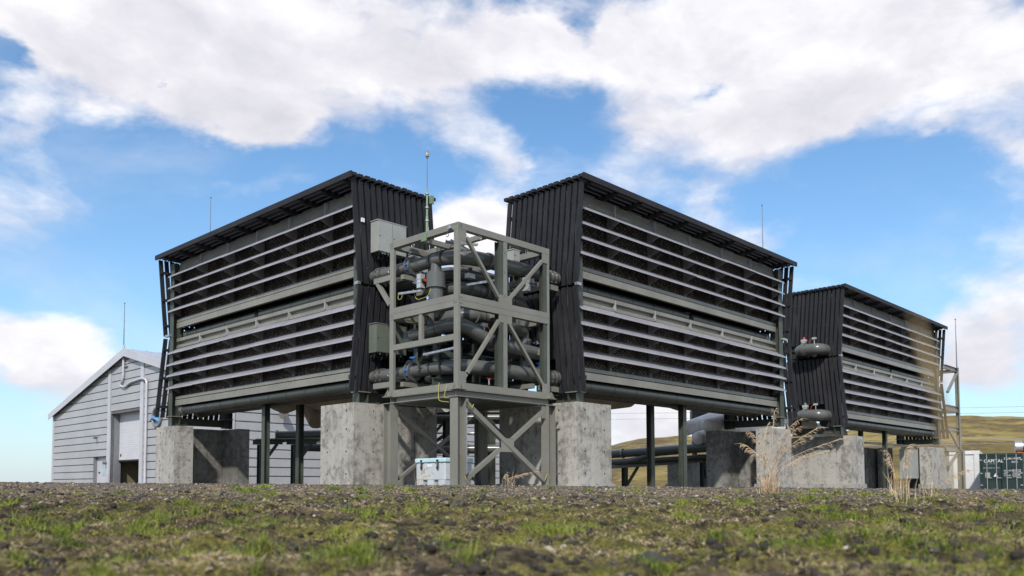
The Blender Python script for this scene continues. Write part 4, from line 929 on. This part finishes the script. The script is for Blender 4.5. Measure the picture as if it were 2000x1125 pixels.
bR = bridge('pipe_bridge', 'long pale pipe and dark pipe on short stands behind the right collector', [((29.4, 21.4, .90), (.1, -.85, 0)), ((29.9, 17.9, 1.18), (.1, -.6, 0)), ((30.6, 17.6, 1.15), (.1, -.6, 0))],
       [((29.0, 22.2, 1.34), (29.6, 16.7, 1.56), .17, 'pipe'), ([(28.9, 22.2, 1.0), (29.05, 20.7, 1.04), (29.3, 19.9, 1.34), (29.5, 17.5, 1.45)], None, .12, 'pipe'), ((29.0, 21.6, .98), (29.8, 16.9, 1.18), .11, 'steel_dark')], [((28.9, 22, .80), (30.1, 17.0, 1.05))])
flange(bR, (29.08, 21.25, 1.38), (.6, -5.5, .2), .215, 'galv'); flange(bR, (29.52, 17.35, 1.53), (.6, -5.5, .2), .215, 'galv')
# lattice post and dark box seen through the legs
lt = thing('lattice_post', 'slim lattice post standing behind the pipe frame legs', 'post', (22.1, 20.9, 0))
for dx in (0, .35): MB().bar((22.1+dx*.7, 20.9-dx*.7, -.1), (22.1+dx*.7, 20.9-dx*.7, 2.7), .05, .05).build('chord', 'steel', lt)
for k in range(10): z = .1+k*.26; s_ = k % 2; MB().bar((22.1+.245*s_, 20.9-.245*s_, z), (22.1+.245*(1-s_), 20.9-.245*(1-s_), z+.26), .03, .03).build('lacing', 'steel', lt)
tk = thing('support_column', 'dark steel column with braces left of the lattice post', 'steel column', (20.5, 22.9, 0))
for x, y in ((20.2, 23.4), (21.6, 21.8)): MB().ibeam((x, y, -.2), (x, y, 2.6), .24, .24, .018).build('post', 'steel_dark', tk)
MB().bar((19.4, 23.8, .9), (20.9, 22.4, 2.3), .12, .12).build('brace', 'steel_dark', tk); MB().bar((20.3, 23.3, 2.5), (21.5, 21.9, 2.5), .2, .2).build('beam', 'steel_dark', tk)

# ---------------------------------------------------------------- hall
hl = thing('industrial_hall', 'long pale grey clad hall with pitched roof and half open roller door', 'hall', (25, 62.5, .3))
HX, HY0, HY1, EV, AP, GZ = 25.0, 47.3, 77.7, 6.15, 9.95, .1; HXE = 60.0; HM = (HY0+HY1)/2
def rz(y): return EV+(AP-EV)*(1-abs(y-HM)/(HM-HY0))
# backing walls (dark joints show between the cladding trays); openings left free
mb = MB(); dz = 5.50
def wallpoly(ya, yb, za, zb=None):
    # gable piece between ya and yb from za to the roof line (or zb)
    ys = [ya]+([HM] if ya < HM < yb else [])+[yb]; top = [(y, (rz(y)-.05 if zb is None else zb)) for y in ys]
    P_ = [(ya, za)]+[(yb, za)]+top[::-1]; n = len(P_); vs = [(HX+.06, y, z) for y, z in P_]+[(HX+.30, y, z) for y, z in P_]
    mb.add(vs, [tuple(range(n)), tuple(range(2*n-1, n-1, -1))]+[(i, (i+1) % n, (i+1) % n+n, i+n) for i in range(n)])
DY0, DY1 = 60.3, 65.5; PY0, PY1 = 66.15, 68.7; PZ = 2.34
wallpoly(HY0, DY0, GZ); wallpoly(DY0, DY1, dz); wallpoly(DY1, PY0, GZ); wallpoly(PY0, PY1, PZ); wallpoly(PY1, HY1, GZ)
mb.build('gable_wall', 'halldark', hl)
MB().box((HX+.30, HY0+.06, GZ), (HXE, HY0+.30, EV-.03)).build('side_wall', 'halldark', hl)
MB().box((HX+.30, HY1-.30, GZ), (HXE, HY1-.06, EV-.03)).build('side_wall', 'halldark', hl)
box(hl, 'rear_wall', (HXE, HY0+.06, GZ), (HXE+.2, HY1-.06, EV), 'halldark')
def tray(y0, y1, z0, z1, tops=None):
    """cladding tray on the gable, slightly bowed, joint left below"""
    za, zb = z0+.05, z1-.02
    if tops: zt0, zt1 = min(zb, tops[0]), min(zb, tops[1])
    else: zt0 = zt1 = zb
    if max(zt0, zt1) <= za+.02: return
    # clip a corner where the roof cuts the tray
    pts = [(y0, za), (y1, za)]
    if tops and (tops[0] < zb or tops[1] < zb):
        if tops[0] >= tops[1]:
            if tops[1] < za:
                t_ = (tops[0]-za)/(tops[0]-tops[1]); pts = [(y0, za), (y0+(y1-y0)*t_, za)]
            if tops[0] > zb: t_ = (tops[0]-zb)/(tops[0]-tops[1]); pts += ([] if tops[1] < za else [(y1, tops[1])])+[(y0+(y1-y0)*t_, zb), (y0, zb)]
            else: pts += ([] if tops[1] < za else [(y1, tops[1])])+[(y0, tops[0])]
        else:
            if tops[0] < za: t_ = (za-tops[0])/(tops[1]-tops[0]); pts = [(y0+(y1-y0)*t_, za), (y1, za)]
            if tops[1] > zb: t_ = (zb-tops[0])/(tops[1]-tops[0]); pts += [(y1, zb), (y0+(y1-y0)*t_, zb)]+([] if tops[0] < za else [(y0, tops[0])])
            else: pts += [(y1, tops[1])]+([] if tops[0] < za else [(y0, tops[0])])
    else: pts += [(y1, zb), (y0, zb)]
    n = len(pts); vs = [(HX, y, z) for y, z in pts]+[(HX+.055, y, z) for y, z in pts]
    q = MB().add(vs, [tuple(range(n)), tuple(range(2*n-1, n-1, -1))]+[(i, (i+1) % n, (i+1) % n+n, i+n) for i in range(n)])
    zm = (za+zb)/2
    q.build('cladding_tray', 'hall', hl)
cols = [(47.5, 59.55), (60.2, 65.4), (66.05, 77.5)]; step = .555
for (a, b) in cols:
    for k in range(19):
        z0 = GZ+k*step; z1 = z0+step
        segs_ = [(a, b)]
        if a == 60.2:
            if z0 < dz: continue
            segs_ = [(60.2, HM), (HM, 65.4)]
        if a == 66.05 and z0 < PZ-.3: segs_ = [(66.0, 66.15), (PY1, b)]
        for (p, q) in segs_: tray(p, q, z0, z1, (rz(p)-.2, rz(q)-.2))
sm = MB().box((0, 0, 0), (11.5, .055, step-.07)).mesh('cladding_tray', 'hall')
for i in range(3):
    for k in range(11): link('cladding_tray', sm, hl, None, (HX+.35+i*11.62-25, HY0-62.5, GZ+k*step+.05-.3))
for y in (59.62, 65.47): box(hl, 'pilaster', (HX-.05, y, GZ), (HX+.05, y+.50 if y < 60 else y+.48, rz(y+.2)-.30), 'trim')
box(hl, 'corner_trim', (HX-.06, HY0-.06, GZ), (HX+.30, HY0+.20, EV-.05), 'trim'); box(hl, 'corner_trim', (HX-.06, HY1-.20, GZ), (HX+.2, HY1+.04, EV-.05), 'trim')
# roof with overhanging verge and standing seams
for s, ya in ((0, HY0-.35), (1, HY1+.35)):
    za = EV-.35*(AP-EV)/(HM-HY0)
    r_ = MB().add([(HX-.30, ya, za+.12), (HXE+.3, ya, za+.12), (HXE+.3, HM, AP+.12), (HX-.30, HM, AP+.12), (HX-.30, ya, za-.02), (HXE+.3, ya, za-.02), (HXE+.3, HM, AP-.02), (HX-.30, HM, AP-.02)],
          [(0, 1, 2, 3), (7, 6, 5, 4), (0, 4, 5, 1), (1, 5, 6, 2), (2, 6, 7, 3), (3, 7, 4, 0)]).build('roof', 'roofm', hl)
    MB().add([(HX-.34, ya, za+.16), (HX-.30, ya, za+.16), (HX-.30, HM, AP+.16), (HX-.34, HM, AP+.16), (HX-.34, ya, za-.30), (HX-.30, ya, za-.30), (HX-.30, HM, AP-.42), (HX-.34, HM, AP-.42)], [(0, 1, 2, 3), (7, 6, 5, 4), (0, 4, 5, 1), (1, 5, 6, 2), (2, 6, 7, 3), (3, 7, 4, 0)]).build('verge_board', 'trim', hl)
    for k in range(36):
        x = HX+.3+k*.98; sub('standing_seam', MB().bar((x, ya+.02, za+.14), (x, HM, AP+.14), .05, .06), 'roofm', r_)
# roller door, jamb, room behind
box(hl, 'door_jamb', (HX+.30, DY1-.12, GZ), (HX+.78, DY1+.05, dz), 'jamb'); box(hl, 'door_jamb', (HX+.30, DY0-.1, GZ), (HX+.78, DY0+.02, dz), 'jamb'); box(hl, 'door_soffit', (HX+.30, DY0, dz-.03), (HX+.78, DY1, dz+.15), 'jamb')
for k in range(22): box(hl, 'shutter_slat', (HX+.66, DY0+.03, 2.05+k*.157), (HX+.73, DY1-.13, 2.05+k*.157+.150), 'shutter')
box(hl, 'shutter_rail', (HX+.62, DY0+.03, 1.93), (HX+.74, DY1-.13, 2.045), 'blackp')
box(hl, 'back_partition', (HX+7, 55, GZ), (HX+7.2, 70, 6), 'room'); box(hl, 'side_partition', (HX+.78, DY1+.4, GZ), (HX+7, DY1+.6, 6), 'room'); box(hl, 'hall_floor', (HX+.3, 48, -.2), (HX+8, 77, GZ+.02), 'jamb')
box(hl, 'door_sign', (HX+.64, DY1-.55, 2.3), (HX+.656, DY1-.35, 2.5), 'blackp')
tag(MB().box((HX+6.9, 60.9, 1.3), (HX+6.96, 61.3, 1.8)).build('wall_notice', 'yellow'), 'small yellow notice on the wall inside the open hall door', 'notice')
# personnel door
box(hl, 'side_door_jamb', (HX+.06, PY1-.05, GZ), (HX+.36, PY1+.05, PZ), 'jamb'); box(hl, 'side_door_jamb', (HX+.06, PY0-.05, GZ), (HX+.36, PY0+.05, PZ), 'jamb'); box(hl, 'side_door_soffit', (HX+.06, PY0, PZ-.02), (HX+.36, PY1, PZ+.1), 'jamb')
d_ = box(hl, 'side_door', (HX+.30, PY0+.05, GZ), (HX+.35, PY1-.05, PZ-.02), 'trim'); sub('door_window', MB().box((HX+.28, PY0+.5, .9), (HX+.296, PY0+1.4, 2.0)), 'glass', d_); sub('handle', MB().box((HX+.24, PY0+1.9, 1.1), (HX+.296, PY0+2.1, 1.2)), 'blackp', d_)
# small lamps, pipe and mast on the gable
def lampb(p, lab):
    x, y, z = p; t = thing('wall_lamp', lab, 'wall lamp', p, 'wall lamps on the hall'); box(t, 'bracket', (x-.1, y-.1, z-.3), (x, y+.1, z+.3), 'galv'); MB().cyl((x-.3, y, z+.1), (x-.05, y, z+.1), .13, 10).build('lamp_head', 'antenna', t)
lampb((HX-.0, 65.95, 1.75), 'small lamp fitting on the hall between the two doors'); lampb((HX, 67.9, 3.75), 'tiny lamp high on the left cladding of the hall')
tag(MB().tube(path([(HX-.12, 63.0, 10.4), (HX-.12, 62.95, 7.9), (HX-.12, 63.6, 7.5), (HX-.12, 62.7, 7.25), (HX-.12, 61.8, 7.55), (HX-.14, 59.6, 7.66), (HX-.14, 58.85, 7.5), (HX-.14, 58.85, .1)], .4), .085, 10).build('conduit', 'trim'), 'white conduit bending down the hall gable to the ground', 'conduit')
rod((HX-.12, 63.0, 9.2), 4.35, 'thin rod antenna at the peak of the hall gable', .05)
for z in (8.8, 9.35): MB().box((HX-.12, 62.4, z-.03), (HX-.02, 63.1, z+.03)).build('conduit_clip', 'antenna', hl)
lg = thing('wall_emblem', 'grey ring emblem with a blue swoosh on the hall gable', 'emblem', (HX, 57.1, 4.85))
MB().tube([(HX-.10, 57.25+.64*math.cos(a), 4.78+.64*math.sin(a)) for a in np.linspace(0, math.tau, 40)], .09, 8).build('ring', 'jamb', lg)
MB().tube([(HX-.14, 58.15-.10*k, 4.60+.16*math.sin(k*.28)) for k in range(16)], [.03+.12*math.sin(math.pi*(k+.5)/16) for k in range(16)], 8).build('swoosh', 'emblem', lg)
MB().tube([(HX-.14, 56.9+.35*math.cos(a), 5.0+.35*math.sin(a)) for a in np.linspace(.5, 2.6, 14)], .07, 8).build('swoosh', 'emblem', lg)
fl = thing('wall_floodlight', 'silver flood light on the hall side wall under the left collector', 'flood light', (28.6, HY0-.2, 4.6)); box(fl, 'bracket', (28.5, HY0-.25, 4.5), (28.7, HY0, 5.0), 'galv'); MB().lathe((28.6, HY0-.2, 4.75), (28.3, HY0-.6, 4.5), [(0, .12), (1, .30)], 12).build('lamp_head', 'galv', fl)

# ---------------------------------------------------------------- containers at the right
def at(lat, dep, z=0.0): return Vector((dep*math.cos(YAW)+lat*math.sin(YAW), dep*math.sin(YAW)-lat*math.cos(YAW), z))
def text(s, size, parent, p, rx, m='white', align='LEFT', name='lettering'):
    cu = bpy.data.curves.new('t', 'FONT'); cu.body = s; cu.size = size; cu.extrude = .004; cu.align_x = align
    tmp = bpy.data.objects.new('t', cu); COL.objects.link(tmp); bpy.context.view_layer.update()
    me = bpy.data.meshes.new_from_object(tmp.evaluated_get(bpy.context.evaluated_depsgraph_get())); bpy.data.objects.remove(tmp); bpy.data.curves.remove(cu)
    me.materials.clear(); me.materials.append(M[m]); o = bpy.data.objects.new(name, me); COL.objects.link(o); o.parent = parent; o.location = p; o.rotation_euler = rx; return o
gc = thing('shipping_container', 'dark green shipping container with white lettering on its doors', 'container', at(32.95, 57, -.48)); gc.rotation_euler = (0, 0, YAW-R(90)-R(37)); gc['base'] = (0, 0, 0)
w, h, l = 2.56, 2.62, 6.06      # local: x right along the doors, y away, z up; doors at y=0
box(gc, 'frame', (-w/2, .02, 0), (-w/2+.12, .2, h), 'contg'); box(gc, 'frame', (w/2-.12, .02, 0), (w/2, .2, h), 'contg'); box(gc, 'frame', (-w/2+.121, .02, h-.14), (w/2-.121, .2, h), 'contg'); box(gc, 'frame', (-w/2+.121, .02, 0), (w/2-.121, .2, .14), 'contg')
sd_ = MB()
for k in range(22):
    for s in (-1, 1): sd_.box((s*w/2-s*.01, .25+k*.265, .15), (s*w/2-s*.05, .25+k*.265+.15, h-.12))
kind(sd_.build('side_corrugation', 'contg', gc), 'stuff'); box(gc, 'side_panel', (-w/2+.05, .2, .05), (w/2-.05, l, h-.02), 'contg')
for s in (-1, 1):
    for z in (0, h-.12): box(gc, 'corner_casting', (s*w/2-s*.17-.0, .0, z), (s*w/2+s*.005, .17, z+.12), 'contg')
    a, b = (-w/2+.13, -.02) if s < 0 else (.02, w/2-.13)
    d_ = box(gc, 'door', (a, .05, .15), (b, .12, h-.15), 'contg')
    for z0, z1 in ((.2, .84), (.90, 1.60), (1.66, 2.42)): sub('door_panel', MB().box((a+.06, .035, z0), (b-.06, .049, z1)), 'contg', d_)
    for q in (.28, .78): 
        x = a+(b-a)*q if s > 0 else a+(b-a)*(q+.0); sub('lock_bar', MB().cyl((x, -.02, .03), (x, -.02, h-.05), .025, 8), 'cab', d_)
        sub('handle', MB().box((x-.02, -.06, .95), (x+.28, -.045, 1.0)), 'cab', d_)
    for z in (.45, 1.25, 2.15): sub('hinge', MB().box(((a-.10) if s < 0 else (b-.04), .0, z), ((a+.04) if s < 0 else (b+.10), .034, z+.07)), 'cab', d_)
RX = (R(90), 0, 0)
text('CAPITAL', .30, gc, (-w/2+.26, .030, 2.02), RX); text('————————', .09, gc, (-w/2+.30, .030, 1.90), RX)
text('CLHU 486751 2', .19, gc, (.18, .030, 2.20), RX); text('42G1', .17, gc, (.62, .030, 1.98), RX)
text('MAX GROSS\nTARE\nNET\nCU CAP', .11, gc, (.16, .030, 1.42), RX); text('30,480 KGS\n67,200 LBS\n3,900 KGS\n8,600 LBS\n67.6 CU M', .11, gc, (.66, .030, 1.46), RX)
text('SHIPPERS LOAD AND COUNT', .075, gc, (-w/2+.22, .030, 1.62), RX)
MB().box((-.95, .026, 1.0), (-.66, .034, 1.34)).build('notice_plate', 'cab', gc)
mt = MB(); mt.add([(-.46, .030, 1.06), (-.20, .030, 1.06), (-.33, .030, 1.30), (-.46, .034, 1.06), (-.20, .034, 1.06), (-.33, .034, 1.30)], [(0, 1, 2), (5, 4, 3), (0, 3, 4, 1), (1, 4, 5, 2), (2, 5, 3, 0)]); mt.build('warning_triangle', 'white', gc)
wc = thing('white_module', 'white site module with a door, left of the dark green container', 'site module', at(33.6, 62, -.55)); wc.rotation_euler = (0, 0, YAW-R(90)-R(31)); wc['base'] = (0, 0, 0)
w2, h2 = 3.0, 3.08
box(wc, 'wall', (-w2+.05, .03, 0), (.55, 6, h2-.28), 'contw')
for k in range(3): box(wc, 'wall_panel', (-w2+.1+k*1.1, .0, .05), (-w2+.1+k*1.1+1.08, .028, h2-.3), 'contw')
box(wc, 'roof_edge', (-w2-.02, -.08, h2-.27), (.62, 6.0, h2), 'contw'); box(wc, 'corner_post', (.25, -.07, 0), (.60, .2, h2-.275), 'contw')
d_ = box(wc, 'door', (-2.25, -.05, .1), (-1.10, -.001, 2.25), 'cab'); sub('notice', MB().box((-1.75, -.062, 1.35), (-1.35, -.051, 1.65)), 'white', d_); sub('handle', MB().box((-1.24, -.09, 1.15), (-1.16, -.051, 1.25)), 'blackp', d_)
dr = thing('steel_pipe_section', 'shiny steel pipe section lying on rusty timbers on the dark green container', 'pipe section', at(35.6, 58, 2.3))
MB().cyl(at(34.65, 58.2, 2.62), at(37.2, 57.0, 2.62), .42, 28).build('shell', 'galv', dr)
for s in (.16, .42): c0 = at(34.65, 58.2, 2.62).lerp(at(37.2, 57.0, 2.62), s); c1 = at(34.65, 58.2, 2.62).lerp(at(37.2, 57.0, 2.62), s+.015); MB().cyl(c0, c1, .435, 28).build('band', 'blackp', dr)
for k, l_ in enumerate(('leftmost rusty timber lying on the container roof', 'rusty timber just left under the steel pipe section end', 'rusty timber under the steel pipe section', 'rusty timber at the right edge under the steel pipe section')): tag(MB().bar(at(34.1+k*.35, 57.6-k*.1, 2.18+.03*(k % 2)), at(34.8+k*.35, 57.9-k*.1, 2.20), .10, .08).build('rusty_timber', 'orange'), l_, 'timber', 'rusty timbers on the container')

# overhead cables
def sag(p0, p1, r, lab, dz=.6):
    p0, p1 = Vector(p0), Vector(p1); P_ = [p0.lerp(p1, t/16)-Vector((0, 0, dz*4*(t/16)*(1-t/16))) for t in range(17)]
    tag(MB().tube(P_, r, 5).build('overhead_cable', 'cable'), lab, 'cable', 'overhead power lines before the hill')
for zz, rr, lab in ((22.6, .045, 'highest overhead power line crossing the sky above the hill'), (20.9, .045, 'second overhead power line just above the hill ridge'), (13.2, .09, 'thick overhead power line across the upper hillside at far right'), (11.8, .09, 'lower overhead power line across the hillside at far right')):
    sag((120, 232, zz-1.6), (330, 17, zz+2.3), rr, lab, 1.2)
# ---------------------------------------------------------------- ground cover
def pos_sample(n, d0, d1, spread=.68, logd=True):
    d = np.exp(RNG.uniform(math.log(d0), math.log(d1), n)) if logd else RNG.uniform(d0, d1, n)
    t = RNG.uniform(-spread, spread, n); lat = t*d
    return d*math.cos(YAW)+lat*math.sin(YAW), d*math.sin(YAW)-lat*math.cos(YAW), d
def big_mesh(name, V, T, m, smooth=False):
    me = bpy.data.meshes.new(name); V = np.asarray(V, np.float32).reshape(-1, 3); T = np.asarray(T, np.int32).reshape(-1, 3)
    me.vertices.add(len(V)); me.vertices.foreach_set('co', V.ravel()); me.loops.add(T.size); me.loops.foreach_set('vertex_index', T.ravel())
    me.polygons.add(len(T)); me.polygons.foreach_set('loop_start', np.arange(0, T.size, 3, dtype=np.int32)); me.polygons.foreach_set('loop_total', np.full(len(T), 3, np.int32))
    me.materials.append(M[m]); me.update(calc_edges=True); me.validate()
    if smooth: me.polygons.foreach_set('use_smooth', np.ones(len(T), bool))
    return kind(link(name, me), 'stuff')
def blades(name, x, y, d, h, w, lean, m, curl=.5):
    n = len(x); z = gz(x, y)-.004; a = RNG.uniform(0, math.tau, n); la = RNG.uniform(0, math.tau, n)
    dx, dy = np.cos(a)*w/2, np.sin(a)*w/2; lx, ly = np.cos(la)*lean*h, np.sin(la)*lean*h
    V = np.zeros((n, 5, 3)); 
    for k, (f, q) in enumerate(((0, 1), (0, -1), (.55, .8), (.55, -.8), (1, 0))):
        V[:, k, 0] = x+dx*q+lx*f**(1+curl); V[:, k, 1] = y+dy*q+ly*f**(1+curl); V[:, k, 2] = z+h*f*(1-lean*f*.45)
    b = np.arange(n)[:, None]*5; T = np.concatenate([b+np.array([0, 1, 3]), b+np.array([0, 3, 2]), b+np.array([2, 3, 4])], 1)
    return big_mesh(name, V, T, m)
def patch(x, y, sc, seed): return fbm2(x, y, sc, 3, seed)+.5
# green grass in tufts
def clustered(nc, per, d0, d1, rad, seed, thr, sc=.8):
    cx, cy, cd = pos_sample(nc, d0, d1); k = patch(cx, cy, sc, seed) > thr; cx, cy, cd = cx[k], cy[k], cd[k]; n = len(cx)
    s = np.repeat(RNG.uniform(.5, 1.4, n), per); r = np.abs(RNG.normal(0, 1, n*per))*rad*s; a = RNG.uniform(0, math.tau, n*per)
    return np.repeat(cx, per)+r*np.cos(a), np.repeat(cy, per)+r*np.sin(a), np.repeat(cd, per), s
x, y, d, s = clustered(2000, 46, 2.3, 12, .055, 31, .56, 1.3)
blades('green_grass', x, y, d, RNG.uniform(.018, .050, len(x))*s, .0016+.00055*d, RNG.uniform(.2, 1.0, len(x)), 'grass')
x, y, d, s = clustered(240, 120, 2.4, 15, .06, 35, .47, .5)
blades('green_grass_tufts', x, y, d, RNG.uniform(.04, .085, len(x))*s, .0018+.00055*d, RNG.uniform(.2, .9, len(x)), 'grass')
x, y, d, s = clustered(5200, 34, 2.3, 15, .075, 51, .50, 1.7)
blades('dry_grass', x, y, d, RNG.uniform(.016, .060, len(x)), .0015+.0005*d, RNG.uniform(.8, 2.6, len(x)), 'straw')
x, y, d, s = clustered(2400, 90, 2.3, 13, .06, 77, .48, 1.5)
blades('moss', x, y, d, RNG.uniform(.006, .018, len(x)), .004+.0007*d, RNG.uniform(.2, .8, len(x)), 'moss')
# gravel
def pebbles(name, n, d0, d1, r0, r1, m, logd=True):
    bm = bmesh.new(); bmesh.ops.create_icosphere(bm, subdivisions=1, radius=1); bv = np.array([v.co[:] for v in bm.verts]); bf = np.array([[v.index for v in f.verts] for f in bm.faces]); bm.free()
    x, y, d = pos_sample(n, d0, d1, .70, logd)
    if m == 'clod': k_ = patch(x, y, 1.9, 91) > .50; x, y, d = x[k_], y[k_], d[k_]; n = len(x)
    r = r0*(r1/r0)**(RNG.random(n)**2.2)
    sc = RNG.uniform(.6, 1.2, (n, 1, 3))*np.array([1, 1, .65]); jit = RNG.uniform(.78, 1.2, (n, 12, 1)); a = RNG.uniform(0, math.tau, n); c_, s_ = np.cos(a), np.sin(a)
    V = bv[None]*jit*sc*r[:, None, None]; X = V[..., 0]*c_[:, None]-V[..., 1]*s_[:, None]; Y = V[..., 0]*s_[:, None]+V[..., 1]*c_[:, None]
    V[..., 0] = X+x[:, None]; V[..., 1] = Y+y[:, None]; V[..., 2] += (gz(x, y)+r*.15)[:, None]
    T = (np.arange(n)*12)[:, None, None]+bf[None]; return big_mesh(name, V, T, m)
pebbles('gravel', 26000, 7.5, 20, .008, .040, 'pebble')
pebbles('small_stones', 6500, 2.5, 9, .004, .020, 'pebble')
pebbles('soil_clods', 16000, 2.3, 13, .006, .038, 'clod')
def rock(lat, dep, r, lab, m='lava', sq=.55, nm='rock'):
    p = at(lat, dep); z = float(gz(p.x, p.y)); z -= r*.22; mb = MB().ico((p.x, p.y, z+r*.1), r*.72, 3, .05, sq*1.2)
    V = np.array(mb.v); c0 = np.array([p.x, p.y, z+r*.1]); D_ = V-c0; q = D_/r
    k = 1+1.15*fbm2(q[:, 0]*2.1+dep*7, q[:, 1]*2.1+q[:, 2]*1.7, 1.0, 4, int(abs(lat*50))+3)
    mb.v = [tuple(v) for v in c0+D_*k[:, None]]
    tag(mb.build(nm, m), lab, 'rock', 'loose rocks in the foreground')
rock(-1.84, 3.3, .085, 'dark lump of lava in the lower left corner')
rock(-1.55, 5.3, .075, 'pale flat stone left of centre in the grass', 'pale', .35)
rock(-1.25, 3.9, .06, 'dark stone right of the dark lower left lump')
rock(-1.0, 5.9, .085, 'dark rock left of centre in the middle grass')
rock(.15, 3.5, .04, 'small pinkish stone at the bottom centre', 'pale')
rock(.55, 3.35, .080, 'large dark rock at the bottom right of centre')
rock(.28, 3.7, .050, 'dark stone just left of the large dark bottom rock')
rock(.44, 4.7, .065, 'broad pale stone right of centre', 'pale', .35)
rock(.62, 3.42, .032, 'small stone beside the large dark bottom rock')
rock(1.5, 4.6, .06, 'grey stone in the grass at the right')
rock(2.6, 6.9, .07, 'dark stone on the ridge at the right, below the far plinths')
rock(-4.5, 12.5, .06, 'dark stone on the gravel at the left')
rock(3.55, 6.3, .05, 'white stone near the right edge', 'pale')
rock(1.1, 6.5, .06, 'pale stone right of centre before the tall dry grass', 'pale', .4)
# tall dry grass
def reeds(lat, dep, stems, lab, blades_n=60, spread=.05, green=True):
    p = at(lat, dep); z0 = float(gz(p.x, p.y)); t = thing('tall_dry_grass', lab, 'dry grass', (p.x, p.y, z0), 'tall dry grass plants')
    for (dl, hgt, r_) in stems:       # lateral reach of the head, height
        a0 = at(lat+random.uniform(-spread, spread), dep+random.uniform(-.06, .06)); tip = at(lat+dl, dep+random.uniform(-.15, .15)); b = Vector((a0.x, a0.y, z0-.02)); e = Vector((tip.x, tip.y, z0+hgt))
        P_ = [b.lerp(e, q)+Vector((0, 0, .10*hgt*math.sin(q*math.pi)))-(Vector((tip.x-a0.x, tip.y-a0.y, 0))*.25*math.sin(q*math.pi)) for q in np.linspace(0, 1, 9)]
        dr_ = (P_[-1]-P_[-2]).normalized(); side = Vector((tip.x-a0.x, tip.y-a0.y, 0)); side = side.normalized() if side.length > .01 else at(1, 0).normalized()
        P_.append(P_[-1]+dr_*.06+side*.04); P_.append(P_[-1]+side*.09-Vector((0, 0, .01)))
        MB().tube(P_, [.0032*r_]*(len(P_)-2)+[.002, .001], 5).build('stem', 'reed', t)
        mb = MB(); m_ = 17
        for k in range(m_):
            f = k/m_; i = f*4; base = P_[-6:][min(4, int(i))].lerp(P_[-6:][min(5, int(i)+1)], i-int(i)); 
            l_ = random.uniform(.04, .10)*(1.1-.5*abs(f-.4)); dd = side*random.uniform(.5, 1.0)+Vector((random.uniform(-.35, .35), random.uniform(-.35, .35), random.uniform(-.45, .35)))
            tp = base+dd.normalized()*l_; mb.tube([base, base.lerp(tp, .5)+Vector((0, 0, .008)), tp], [.0014, .0030, .0010], 4, False)
            mb.tube([base.lerp(tp, .5), tp+Vector((0, 0, -.02))], [.0034, .001], 4, False)
        mb.build('seed_head', 'reed', t)
    mb = MB()
    for k in range(blades_n):
        a = random.uniform(0, math.tau); h_ = random.uniform(.10, .42); w_ = random.uniform(.004, .007); r2 = random.uniform(.02, .16)
        b = Vector((p.x+random.gauss(0, .05), p.y+random.gauss(0, .05), z0-.01)); e = b+Vector((math.cos(a)*r2*1.8, math.sin(a)*r2*1.8, h_)); mid = b.lerp(e, .55)+Vector((0, 0, .05))
        s_ = Vector((-math.sin(a), math.cos(a), 0))*w_/2*1.0; mb.add([b-s_, b+s_, mid-s_, mid+s_, e], [(0, 1, 3, 2), (2, 3, 4)])
    kind(mb.build('dry_leaves', 'reed', t), 'stuff')
    if green:
        mb = MB()
        for k in range(120):
            a = random.uniform(0, math.tau); b = Vector((p.x+random.gauss(0, .07), p.y+random.gauss(0, .07), z0-.01)); e = b+Vector((math.cos(a)*.05, math.sin(a)*.05, random.uniform(.05, .14))); s_ = Vector((-math.sin(a), math.cos(a), 0))*.003
            mb.add([b-s_, b+s_, e], [(0, 1, 2)])
        kind(mb.build('green_leaves', 'grass', t), 'stuff')
    return t
reeds(3.50, 11.5, [(.10, 1.16, 1.2), (-.28, .70, 1), (-.20, .86, 1), (.30, .90, 1.1), (.42, .74, 1), (.62, .92, 1), (.80, .62, 1), (-.05, .60, 1), (.18, .70, 1), (.95, .78, 1), (.02, .98, 1), (.52, .58, .9), (.34, 1.02, 1)], 'tallest clump of dry feathery grass before the right plinths', 150, .12)
reeds(5.42, 12.0, [(-.06, .60, .8), (-.02, .46, .7)], 'two thin dry grass stems before the far right plinth', 20, .02)
reeds(4.25, 9.2, [(.02, .58, .9), (-.02, .46, .7)], 'dry grass stem before the grey cabinet at far right', 14, .02)
reeds(4.75, 9.6, [(.25, .36, .6)], 'leaning dry grass stem at far right', 14, .02)
reeds(-.05, 17.5, [(.25, .24, .6), (.5, .30, .6), (-.1, .24, .6)], 'low dry grass at the foot of the nearest leg', 20, .2, False)
reeds(-1.95, 17.5, [(.1, .34, .6), (.22, .24, .6)], 'low dry grass before the tub', 14, .1, False)
# blurred brown blade close to the lens
bl_ = MB(); D0 = .46; P_ = [at(.260, D0, -.17), at(.253, D0, -.06), at(.242, D0, .0), at(.236, D0, .038), at(.228, D0, .068), at(.221, D0, .096)]; ws = [.0004, .0005, .0008, .0021, .0023, .0005]
for k in range(5):
    s0 = rt*ws[k]; s1 = rt*ws[k+1]; bl_.add([P_[k]-s0, P_[k]+s0, P_[k+1]+s1, P_[k+1]-s1, P_[k]+fw*.001, P_[k+1]+fw*.001], [(0, 1, 2, 3), (0, 3, 5, 4), (1, 4, 5, 2)])
bl_.v = [v for v in bl_.v]
tag(bl_.build('grass_blade', 'straw'), 'out of focus brown grass blade close to the lens at the right', 'grass blade')
for o in bpy.data.objects:
    if 'base' in o: del o['base']
